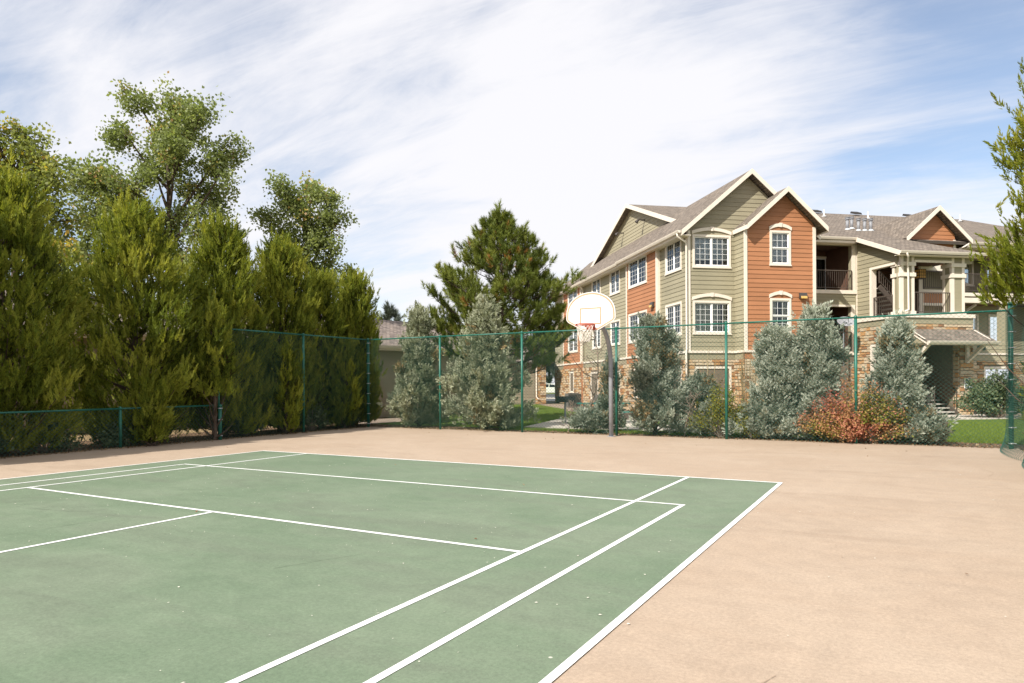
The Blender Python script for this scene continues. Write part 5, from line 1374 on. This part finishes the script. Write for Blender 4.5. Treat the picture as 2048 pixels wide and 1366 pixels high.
# ---- pine
def needle_tuft(seed, n=52):
    rg = np.random.default_rng(seed); V = []; F = []; T = []
    for i in range(n):
        t = i / n; a = rg.uniform(0, 2 * np.pi); ang = np.radians(rg.uniform(28, 72) * (1.1 - .7 * t))
        b = np.array([0, 0, t * .62]); d = np.array([np.sin(ang) * np.cos(a), np.sin(ang) * np.sin(a), np.cos(ang)])
        ln = .42 * rg.uniform(.75, 1.1); s = unit(np.cross(d, rg.normal(size=3))) * .022
        V += [b - s, b + s, b + d * ln]; F.append((3 * i, 3 * i + 1, 3 * i + 2)); T += [-.12, -.12, .12]
    return np.array(V), np.array(F), np.array(T)
TUFTS = [needle_tuft(s) for s in range(3)]
def pine(name, label, loc, H, Rm, seed, mat='pine_needles', nb=74, sub=9, tuft=5, size=(.36, .55), z0=.16, group=None, env=None):
    rg = np.random.default_rng(seed); root = thing(name, label, 'tree', loc, 0, group); wood = []
    env = env or (lambda t: np.interp(t, [0, .15, .3, .5, .75, 1], [.8, 1, 1.0, .8, .42, .05]))
    tr = np.array([[.12 * np.sin(t * 3), .1 * np.sin(t * 2.2), H * t] for t in np.linspace(0, 1, 10)])
    wood.append((tr, np.linspace(.03 * H * .6, .012, 10))); pos = []; dr = []; ti = []; sc = []
    for b in range(nb):
        zt = z0 + (1 - z0) * ((b + rg.uniform(0, 1)) / nb) ** .95; az = b * 2.39996 + rg.uniform(-.4, .4)
        rad = Rm * float(env(zt)) * rg.uniform(.72, 1.15); c = np.array([np.cos(az), np.sin(az), 0]); zb = zt - .05
        p0 = np.array([.12 * np.sin(zb * 3), .1 * np.sin(zb * 2.2), zb * H]); p2 = p0 + c * rad + np.array([0, 0, rad * rg.uniform(.12, .45)]); p1 = p0 + c * rad * .6 - np.array([0, 0, .04 * rad])
        u = np.linspace(0, 1, 6)[:, None]; wood.append(((1 - u) ** 2 * p0 + 2 * u * (1 - u) * p1 + u * u * p2, np.linspace(.045 * (1.2 - zt), .008, 6)))
        side = np.cross(c, [0, 0, 1]); bt = .5 + rg.normal() * .12
        n_ = max(3, int(sub * (.4 + .8 * env(zt))))
        for s in range(n_):
            uu = .30 + .70 * (s + rg.uniform(0, 1)) / n_
            q = (1 - uu) ** 2 * p0 + 2 * uu * (1 - uu) * p1 + uu * uu * p2
            sd = (1 if s % 2 else -1) * side * rg.uniform(.2, 1.0) + c * rg.uniform(.4, .9) + np.array([0, 0, rg.uniform(.25, .9)])
            sd = unit(sd); ln = rad * .36 * rg.uniform(.5, 1.1) * (1.25 - .6 * uu) + .12
            wood.append((np.array([q, q + sd * ln * .5 + [0, 0, .03], q + sd * ln]), np.array([.012, .009, .005])))
            k = max(2, int(tuft * rg.uniform(.7, 1.3)))
            for j in range(k):
                f = .35 + .65 * (j + 1) / k
                pos.append(q + sd * ln * f + rg.normal(size=3) * .05); dr.append(unit(sd * .6 + np.array([0, 0, .75]) + rg.normal(size=3) * .35)); sc.append(rg.uniform(*size))
                ti.append(bt + rg.normal() * .14 if rg.random() > .012 else .01)
    for j in range(6): pos.append(tr[-1] - [0, 0, .12 * j]); dr.append(np.array([rg.normal() * .3, rg.normal() * .3, 1.0])); sc.append(size[1]); ti.append(.6)
    pos = np.array(pos); dr = np.array(dr); sc = np.array(sc); ti = np.array(ti); ti = np.where(ti > .04, np.clip(ti, .1, 1), ti)
    wh = rg.integers(0, 3, len(pos)); VV = []; FF = []; TT = []; off = 0
    for i, (TV, TF, tv) in enumerate(TUFTS):
        m = wh == i; V, F, t = stamp(TV, TF, frames(dr[m], rg), pos[m], sc[m], None, ti[m]); VV.append(V); FF.append(F + off); TT.append(t); off += len(V)
    V, F = tube_np(wood); np_obj('trunk', V, F, 'bark', root, smooth=True)
    o = np_obj('crown', np.concatenate(VV), np.concatenate(FF), mat, root, np.concatenate(TT)); o['kind'] = 'stuff'
    return root
pine('pine_tree', 'large dark green pine standing between the garage and the apartments', (-6.6, 12.4, 0), 8.25, 2.75, 300, nb=104, sub=8, z0=.26, env=lambda t: np.interp(t, [0, .2, .32, .45, .6, .75, .9, 1], [.7, .8, 1, 1, .84, .6, .28, .05]))
pine('pine_tree', 'small far conifer showing its tip above the garage roof', (-31.6, 36.3, 0), 7.9, 2.6, 301, 'far_conifer', 26, 5, 4, (.7, 1.1), .3)

for i, (a_, h_) in enumerate(((-7.0, 8.0), (0.5, 9.5), (6.0, 8.4))):
    q_ = CAM + CF_ * 112 + CR_ * (5.5 + a_); pine('far_tree', ['far dark tree left of the gap behind the parked car', 'far dark tree straight behind the parked car', 'far dark tree right of the gap behind the parked car'][i], (q_.x, q_.y, 0), h_, 5.2, 320 + i, 'far_conifer', 40, 6, 4, (1.5, 2.2), .08, 'far trees behind the parked car', lambda t: np.interp(t, [0, .3, .7, 1], [.9, 1, .8, .2]))

# ---- cottonwoods
def leaf_cluster(seed, n=36):
    rg = np.random.default_rng(seed); V = []; F = []; T = []
    for i in range(n):
        p = rg.normal(size=3) * np.array([.23, .23, .21]); nrm = unit(rg.normal(size=3) + np.array([0, -.2, .5])); s = rg.uniform(.8, 1.25) * .112
        x = unit(np.cross(nrm, rg.normal(size=3))); y = np.cross(nrm, x)
        V += [p - y * s * .55, p + x * s * .5 - y * s * .1 + nrm * s * .12, p + y * s * .62, p - x * s * .5 - y * s * .1 + nrm * s * .12]
        F.append((4 * i, 4 * i + 1, 4 * i + 2, 4 * i + 3)); T += [rg.normal() * .09] * 4
    return np.array(V), np.array(F), np.array(T)
CLUST = [leaf_cluster(s) for s in range(5)]
def broadleaf(name, label, loc, H, lobes, seed, mat, scale=1.0, leaves=1.0, tint=(.42, .16), trunk_r=.2, yellow=.06):
    """lobes: (x, y, z, rx, ry, rz, n clusters) in metres from the base"""
    rg = np.random.default_rng(seed); root = thing(name, label, 'tree', loc); wood = []
    top = max(l[2] for l in lobes)
    tr = np.array([[.25 * np.sin(t * 2.6), .2 * np.sin(t * 1.9), top * .9 * t] for t in np.linspace(0, 1, 10)]); wood.append((tr, np.linspace(trunk_r, .05, 10)))
    pos = []; ti = []
    for (x, y, z, rx, ry, rz, n) in lobes:
        c = np.array([x, y, z]); zb = max(top * .22, z - rz - .9 * np.hypot(x, y) * .8 - .6); zb = min(zb, top * .85)
        b0 = np.array([np.interp(zb, tr[:, 2], tr[:, 0]), np.interp(zb, tr[:, 2], tr[:, 1]), zb])
        u = np.linspace(0, 1, 6)[:, None]; mid = (b0 + c) / 2 + np.array([0, 0, -.25]); limb = (1 - u) ** 2 * b0 + 2 * u * (1 - u) * mid + u * u * c
        wood.append((limb, np.linspace(.085, .025, 6)))
        for k in range(max(4, n // 8)):
            d = unit(rg.normal(size=3)) * np.array([rx, ry, rz]) * rg.uniform(.75, 1.55); e = c + d; m_ = (c + e) / 2 + rg.normal(size=3) * .12
            wood.append((np.array([c * .9 + limb[3] * .1, m_, e]), np.array([.022, .014, .005])))
            for j in range(7):
                f = rg.uniform(.4, 1.03); pos.append(c + (e - c) * f + rg.normal(size=3) * .13 * scale); ti.append(rg.normal(tint[0], tint[1]) if rg.random() > yellow else rg.uniform(.88, 1.0))
    pos = np.array(pos); ti = np.clip(np.array(ti), 0, 1); wh = rg.integers(0, 5, len(pos)); VV = []; FF = []; TT = []; off = 0
    for i, (TV, TF, tv) in enumerate(CLUST):
        m = wh == i; V, F, t = stamp(TV, TF, frames(rg.normal(size=(m.sum(), 3)) * .3 + np.array([0, 0, 1.0]), rg), pos[m], rg.uniform(.65, 1.15, m.sum()) * scale, tv, ti[m]); VV.append(V); FF.append(F + off); TT.append(t); off += len(V)
    V, F = tube_np(wood); np_obj('trunk', V, F, 'bark', root, smooth=True)
    o = np_obj('crown', np.concatenate(VV), np.concatenate(FF), mat, root, np.concatenate(TT)); o['kind'] = 'stuff'
CR = Vector((math.cos(YAW), math.sin(YAW), 0)); CF = Vector((-math.sin(YAW), math.cos(YAW), 0))
def lobes_from(loc, items, seed):
    """items: (lateral m, depth m, z, r, n) lobes set out across the crown"""
    out_ = []
    for (a, b, z, r_, n) in items:
        v = CR * a + CF * b; out_.append((v.x, v.y, z, r_ * 1.0, r_ * 1.0, r_ * .85, n))
    return out_
# tallest cottonwood
c1 = (-20.85, 7.9, 0)
broadleaf('cottonwood_tree', 'tall cottonwood with pale green leaves rising above the left junipers', c1, 14.6, lobes_from(c1, [
    (-1.0, 0, 13.8, .7, 44), (.6, .4, 13.5, .8, 60), (1.8, -.3, 12.9, .9, 60), (.1, .3, 12.4, 1.0, 70), (-1.3, -.3, 12.2, .75, 40), (2.4, .3, 11.6, .9, 60), (.9, -.6, 11.2, 1.0, 80), (-.5, .5, 10.9, .9, 60),
    (2.6, -.2, 10.5, .75, 44), (1.4, .6, 9.8, 1.0, 80), (-.8, -.5, 9.7, 1.1, 80), (-2.4, .2, 9.9, 1.0, 80), (-3.3, -.2, 10.4, .75, 50), (-3.2, .4, 9.0, .95, 64), (-1.8, -.4, 8.5, 1.1, 80), (.2, .3, 8.4, 1.1, 80),
    (1.8, -.4, 8.4, .9, 60), (-3.6, .1, 7.6, .8, 44), (-3.0, -.2, 6.3, .9, 50), (-.9, .3, 7.0, 1.1, 60), (1.2, .1, 6.8, 1.0, 50), (-2.5, 0, 5.0, .9, 40), (.4, .0, 5.5, 1.0, 40)], 1), 400, 'cottonwood_leaves', 1.0, trunk_r=.24)
c2 = (-17.9, 13.0, 0)
broadleaf('cottonwood_tree', 'smaller cottonwood behind the junipers at the middle left', c2, 11.3, lobes_from(c2, [
    (-.7, 0, 10.6, .6, 44), (.6, .2, 10.9, .55, 44), (1.3, -.2, 10.0, .65, 44), (-.1, .1, 9.9, .7, 60), (-1.3, -.1, 9.4, .6, 40), (.6, -.2, 9.2, .8, 60), (1.5, .2, 9.1, .55, 36), (-.7, .2, 8.6, .8, 60), (.9, 0, 8.2, .8, 60),
    (-.1, -.2, 7.4, .9, 60), (1.1, .1, 7.0, .8, 50), (-.9, 0, 7.0, .8, 44), (1.7, 0, 6.2, .7, 36), (.2, .1, 6.2, .9, 44)], 2), 401, 'cottonwood_leaves', 1.0, trunk_r=.17)
c0 = (-20.0, 1.5, 0)
broadleaf('cottonwood_tree', 'yellowing cottonwood at the far left edge', c0, 10.8, lobes_from(c0, [
    (-.5, 0, 10.5, .7, 50), (.6, .2, 10.2, .5, 30), (1.1, -.1, 9.0, .7, 44), (-.2, .2, 9.3, .8, 60), (-1.5, 0, 9.9, .8, 50), (1.5, 0, 8.4, .6, 40), (.5, -.2, 8.3, .8, 60), (1.7, .1, 7.3, .8, 54), (.4, .1, 7.2, .9, 60), (-1.2, 0, 8.4, .9, 60), (1.9, -.1, 6.2, .7, 44), (1.0, 0, 6.0, .9, 50), (2.0, .1, 5.0, .6, 30), (2.3, 0, 3.9, .6, 30)], 3), 402, 'cottonwood_yellow', .95, tint=(.45, .2), trunk_r=.2, yellow=.09)

# ---- leafy shrubs
def leaf_quads(pos, rg, size, up=.4, elong=1.5):
    n = len(pos); nrm = unit(rg.normal(size=(n, 3)) + np.array([0, 0, up])); x = unit(np.cross(nrm, rg.normal(size=(n, 3)))); y = np.cross(nrm, x); s = (rg.uniform(.65, 1.3, n) * size)[:, None]
    V = np.stack([pos - y * s * .5 * elong, pos + x * s * .42, pos + y * s * .5 * elong, pos - x * s * .42], 1).reshape(-1, 3)
    return V, np.arange(4 * n).reshape(-1, 4)
def shrub(name, label, loc, rx, ry, h, seed, mat, n_stem=40, n_leaf=60, size=.035, tint=lambda p, rg: rg.uniform(.2, .9, len(p)), arch=.5, wood_mat='dead_wood', cat='shrub', group=None, spread=.06, stem_lo=.25):
    rg = np.random.default_rng(seed); root = thing(name, label, cat, loc, 0, group); wood = []; P = []
    for i in range(n_stem):
        a = rg.uniform(0, 2 * np.pi); r_ = np.sqrt(rg.uniform(.02, 1)); hh = h * (1.02 - .78 * r_ ** 2) * rg.uniform(.72, 1.1)
        e = np.array([np.cos(a) * rx * r_, np.sin(a) * ry * r_, hh]); b = np.array([np.cos(a) * .1 * rx, np.sin(a) * .1 * ry, 0]); m = np.array([e[0] * .45, e[1] * .45, hh * (.5 + arch * .35)])
        u = np.linspace(0, 1, 6)[:, None]; path = (1 - u) ** 2 * b + 2 * u * (1 - u) * m + u * u * e; wood.append((path, np.linspace(.010, .003, 6)))
        uu = rg.beta(2, 1.2, n_leaf)[:, None] * (1 - stem_lo) + stem_lo; q = (1 - uu) ** 2 * b + 2 * uu * (1 - uu) * m + uu * uu * e
        P.append(q + rg.normal(size=(n_leaf, 3)) * spread)
    P = np.concatenate(P); P = P[P[:, 2] > .02]
    V, F = leaf_quads(P, rg, size); t = np.repeat(np.clip(tint(P, rg), 0, 1), 4)
    Vw, Fw = tube_np(wood); np_obj('stems', Vw, Fw, wood_mat, root)['kind'] = 'stuff'
    o = np_obj('leaves', V, F, mat, root, t); o['kind'] = 'stuff'; return root
def red_tint(p, rg):
    base = .48 + .22 * np.sin(p[:, 0] * 3.1 + 1) * np.cos(p[:, 2] * 2.3) + .12 * (p[:, 2] - .8)
    side_ = (p[:, 0] > .15) & (p[:, 2] > .5) & (p[:, 2] < 1.2) & (rg.random(len(p)) < .75)
    t = base + rg.normal(size=len(p)) * .13
    return np.where(side_, rg.uniform(.02, .28, len(p)), t)
shrub('barberry_bush', 'red and orange barberry bush pressing through the far fence', (6.05, 8.05, 0), 1.42, .7, 1.48, 500, 'barberry_leaves', 120, 130, .042, red_tint, .45, spread=.07, stem_lo=.06)
shrub('yellow_shrub', 'yellow green bushy shrub behind the fence post left of the silvery junipers', (2.75, 8.5, 0), .95, .65, 1.55, 501, 'shrub_yellow', 70, 90, .036, lambda p, rg: rg.normal(.5, .22, len(p)), .6, spread=.06)
shrub('yellow_shrub', 'low yellowing shrub at the foot of the tall dry grass', (3.6, 8.35, 0), .55, .45, .75, 502, 'shrub_yellow', 34, 60, .036, lambda p, rg: rg.normal(.62, .22, len(p)), .6)
shrub('green_hedge', 'dark green hedge against the wall right of the entry pillar', (10.35, 23.0, 0), 1.7, .8, 1.75, 503, 'shrub_dark', 90, 90, .075, lambda p, rg: np.where(rg.random(len(p)) < .1, 1.0, rg.normal(.5, .22, len(p))), .8, spread=.1)
shrub('flower_pot_plant', 'orange yellow flowers beside the condenser by the stone wall', tuple(B(-1.7, 6.2)), .35, .35, .95, 504, 'flowers', 26, 40, .06, lambda p, rg: np.clip((p[:, 2] - .4) * 1.6 + rg.normal(size=len(p)) * .2, 0, 1), .6, cat='plant')
US = 'dark undergrowth below the junipers'
for i, (y, x, h, r_) in enumerate([(-4.9, -10.0, .95, .8), (-3.6, -9.85, .8, .7), (-2.3, -9.9, .75, .75), (-.9, -9.75, .6, .6), (3.1, -9.8, .8, .6), (5.6, -9.7, 1.2, .6), (7.3, -9.9, 1.0, .5)]):
    shrub('undergrowth_shrub', ['leafy dark shrub behind the low fence at the left edge', 'dark shrub just right of the left edge behind the low fence', 'dark shrub left of the middle low fence post', 'low dark shrub behind the middle low fence post', 'dark shrub right of the low fence end post behind the tall mesh', 'taller dark shrub behind the tall mesh left of the corner', 'dark shrub at the foot of the last juniper near the corner'][i],
          (x, y, 0), .55, r_, h, 510 + i, 'shrub_dark', 40, 50, .055, lambda p, rg: rg.normal(.5, .25, len(p)), .6, group=US)

# ---- dry grasses and bare wood
def dry_grass(name, label, loc, n, h, seed, spread=.18):
    rg = np.random.default_rng(seed); root = thing(name, label, 'grass', loc); V = []; F = []; T = []
    wood = []
    for i in range(n):
        a = rg.uniform(0, 2 * np.pi); ln = h * rg.uniform(.55, 1.08); tilt = rg.uniform(.02, .22); b = np.array([np.cos(a), np.sin(a), 0]) * rg.uniform(0, .16)
        u = np.linspace(0, 1, 5)[:, None]; e = b + np.array([np.cos(a) * ln * tilt, np.sin(a) * ln * tilt, ln]); m = (b + e) / 2 + np.array([0, 0, .08 * ln]) - np.array([np.cos(a), np.sin(a), 0]) * .04
        wood.append(((1 - u) ** 2 * b + 2 * u * (1 - u) * m + u * u * e, np.array([.005, .005, .004, .0045 if i % 3 else .011, .002])))
    V, F = tube_np(wood); o = np_obj('stalks', V, F, 'straw', root, np.repeat(rg.uniform(0, 1, n), 25)); o['kind'] = 'stuff'
    rg2 = np.random.default_rng(seed + 1); k = 260; a = rg2.uniform(0, 2 * np.pi, k); wood = []
    for i in range(k):
        ln = rg2.uniform(.5, 1.1); b = np.array([np.cos(a[i]), np.sin(a[i]), 0]) * .1; e = b + np.array([np.cos(a[i]) * ln * .55, np.sin(a[i]) * ln * .55, ln * .75]); m = b * .5 + e * .5 + np.array([0, 0, .3 * ln])
        u = np.linspace(0, 1, 5)[:, None]; wood.append(((1 - u) ** 2 * b + 2 * u * (1 - u) * m + u * u * e, np.array([.004, .004, .004, .003, .001])))
    V, F = tube_np(wood); o = np_obj('blades', V, F, 'straw', root, np.repeat(rg2.uniform(0, .9, k), 25)); o['kind'] = 'stuff'
dry_grass('feather_grass', 'tall straw coloured grass plumes in front of the stone wall', (3.25, 9.35, 0), 46, 2.65, 600)
dry_grass('feather_grass', 'thin dry grass stalks left of the green fence post', (2.1, 9.5, 0), 16, 2.5, 602)
def bare_tree(name, label, loc, h, seed, spread, nb, cat='tree', up=.8, r0=.03, depth=2):
    rg = np.random.default_rng(seed); root = thing(name, label, cat, loc); wood = []
    def grow(p, d, ln, r_, lev):
        k = 5; pts = [p]
        for i in range(k):
            d = unit(d + rg.normal(size=3) * .16 + np.array([0, 0, .05])); pts.append(pts[-1] + d * ln / k)
        pts = np.array(pts); wood.append((pts, np.linspace(r_, max(.0025, r_ * .35), k + 1)))
        if lev > 0:
            for j in range(nb if lev == depth else 4):
                f = rg.uniform(.15, .98); q = np.array([np.interp(f * k, range(k + 1), pts[:, c]) for c in range(3)])
                dd = unit(rg.normal(size=3) * np.array([1, 1, .5]) * spread + d * .5 + np.array([0, 0, up * .3])); grow(q, dd, ln * rg.uniform(.25, .5) * (1.1 - .5 * f), r_ * .45, lev - 1)
    grow(np.zeros(3), np.array([0.02, 0, 1.0]), h, r0, depth)
    V, F = tube_np(wood); np_obj('branches', V, F, 'dead_wood', root)
bare_tree('bare_tree', 'leafless brown sapling standing behind the hoop net', (-1.6, 9.0, 0), 3.2, 610, 1.0, 22, r0=.035)
bare_tree('bare_shrub', 'tangle of grey dead twigs at the foot of the bare sapling', (-1.9, 8.6, 0), 1.0, 611, 1.4, 26, 'shrub', .3, .02)
bare_tree('bare_shrub', 'grey dead twigs between the ragged juniper and the yellow shrub', (1.75, 8.45, 0), 1.25, 612, 1.3, 30, 'shrub', .4, .02)
bare_tree('bare_shrub', 'dead brown twigs at the fence foot beside the lawn', (7.75, 8.2, 0), .6, 613, 1.5, 22, 'shrub', .2, .015)
bare_tree('bare_shrub', 'thin dark stems above the low blue juniper bush', (1.65, 9.3, 0), 2.3, 614, .35, 8, 'shrub', 1.2, .014, 1)

# ---- lawn blades, litter
def blades(name, label, poly, n, seed, hgt=.08, w=.011):
    rg = np.random.default_rng(seed); poly = np.array(poly, float); lo, hi = poly.min(0), poly.max(0); P = np.zeros((0, 2))
    while len(P) < n:
        q = rg.uniform(lo, hi, (n, 2)); ins = np.zeros(n, bool); j = len(poly) - 1
        for i in range(len(poly)):
            c = ((poly[i, 1] > q[:, 1]) != (poly[j, 1] > q[:, 1])) & (q[:, 0] < (poly[j, 0] - poly[i, 0]) * (q[:, 1] - poly[i, 1]) / (poly[j, 1] - poly[i, 1] + 1e-12) + poly[i, 0]); ins ^= c; j = i
        P = np.concatenate([P, q[ins]])
    P = P[:n]; a = rg.uniform(0, 2 * np.pi, n); h = hgt * rg.uniform(.5, 1.3, n); b = np.column_stack([P, np.full(n, GZ + .005)]); s = np.column_stack([np.cos(a), np.sin(a), np.zeros(n)]) * w * .5
    tip = b + np.column_stack([rg.normal(size=n) * .4 * h, rg.normal(size=n) * .4 * h, h])
    V = np.stack([b - s, b + s, tip], 1).reshape(-1, 3); o = np_obj(name, V, np.arange(3 * n).reshape(-1, 3), 'grass_blades', None, np.repeat(rg.normal(.5, .2, n).clip(0, 1), 3))
    tag(o, label, 'grass', kind='stuff')
blades('grass', 'mown green lawn between the far fence and the entry walk', [(5.2, 9.2), (11.5, 9.2), (11.5, 18), tuple(B(8.0, -4.6)[:2]), tuple(B(5.0, -3.4)[:2])], 90000, 700)
blades('grass', 'mown green lawn left of the concrete pad behind the fence', [(-6.5, 9.3), (-4.1, 9.4), (-5.5, 15.4), (-9, 24), (-15, 32), (-17, 30), (-9, 16)], 50000, 701, .09, .014)
blades('grass', 'strip of grass along the fence foot behind the hoop', [(-4.5, 8.6), (3.2, 8.6), (3.2, 9.9), (-4.2, 9.3)], 16000, 702)
rg = np.random.default_rng(800)
def litter(name, label, pos, seed, size=.035):
    rg = np.random.default_rng(seed); n = len(pos); V, F = leaf_quads(pos, rg, size, 2.5, 1.3); o = np_obj(name, V, F, 'litter', None, np.repeat(rg.uniform(0, 1, n), 4)); tag(o, label, 'leaves', kind='stuff')
n = 2600; xx = rg.uniform(-9.1, 9.0, n); litter('leaf_litter', 'dry leaf litter along the foot of the far fence', np.column_stack([xx, 7.9 - np.abs(rg.normal(size=n)) * .12 + .1 * np.sin(xx * 2) + .12, np.full(n, .012)]), 1)
n = 2200; yy = rg.uniform(-8, 7.6, n); litter('leaf_litter', 'dry leaf litter along the foot of the left fence', np.column_stack([-9.3 + np.abs(rg.normal(size=n)) * .16, yy, np.full(n, .012)]), 2)
n = 4000; litter('leaf_litter', 'scattered dry leaves on the soil under the junipers and shrubs', np.concatenate([np.column_stack([rg.uniform(-11.6, -9.3, n // 2), rg.uniform(-8, 8, n // 2), np.full(n // 2, GZ + .03)]), np.column_stack([rg.uniform(-11, 9, n // 2), rg.uniform(7.95, 9.2, n // 2), np.full(n // 2, GZ + .035)])]), 3, .045)
# single leaves blown onto the court
for i in range(40):
    x, y = rg.uniform(-7, 8.6), rg.uniform(-8.5, 7.0)
    if i > 12: x, y = rg.uniform(-8.6, 8.8), rg.uniform(5.5, 7.6)
    V, F = leaf_quads(np.array([[x, y, .014]]), rg, .035, 3, 1.4)
    o = np_obj('fallen_leaf', V, F, 'litter', None, np.repeat(rg.uniform(.1, 1, 1), 4)); tag(o, 'single dry leaf blown onto the court', 'leaf', 'leaves blown onto the court')
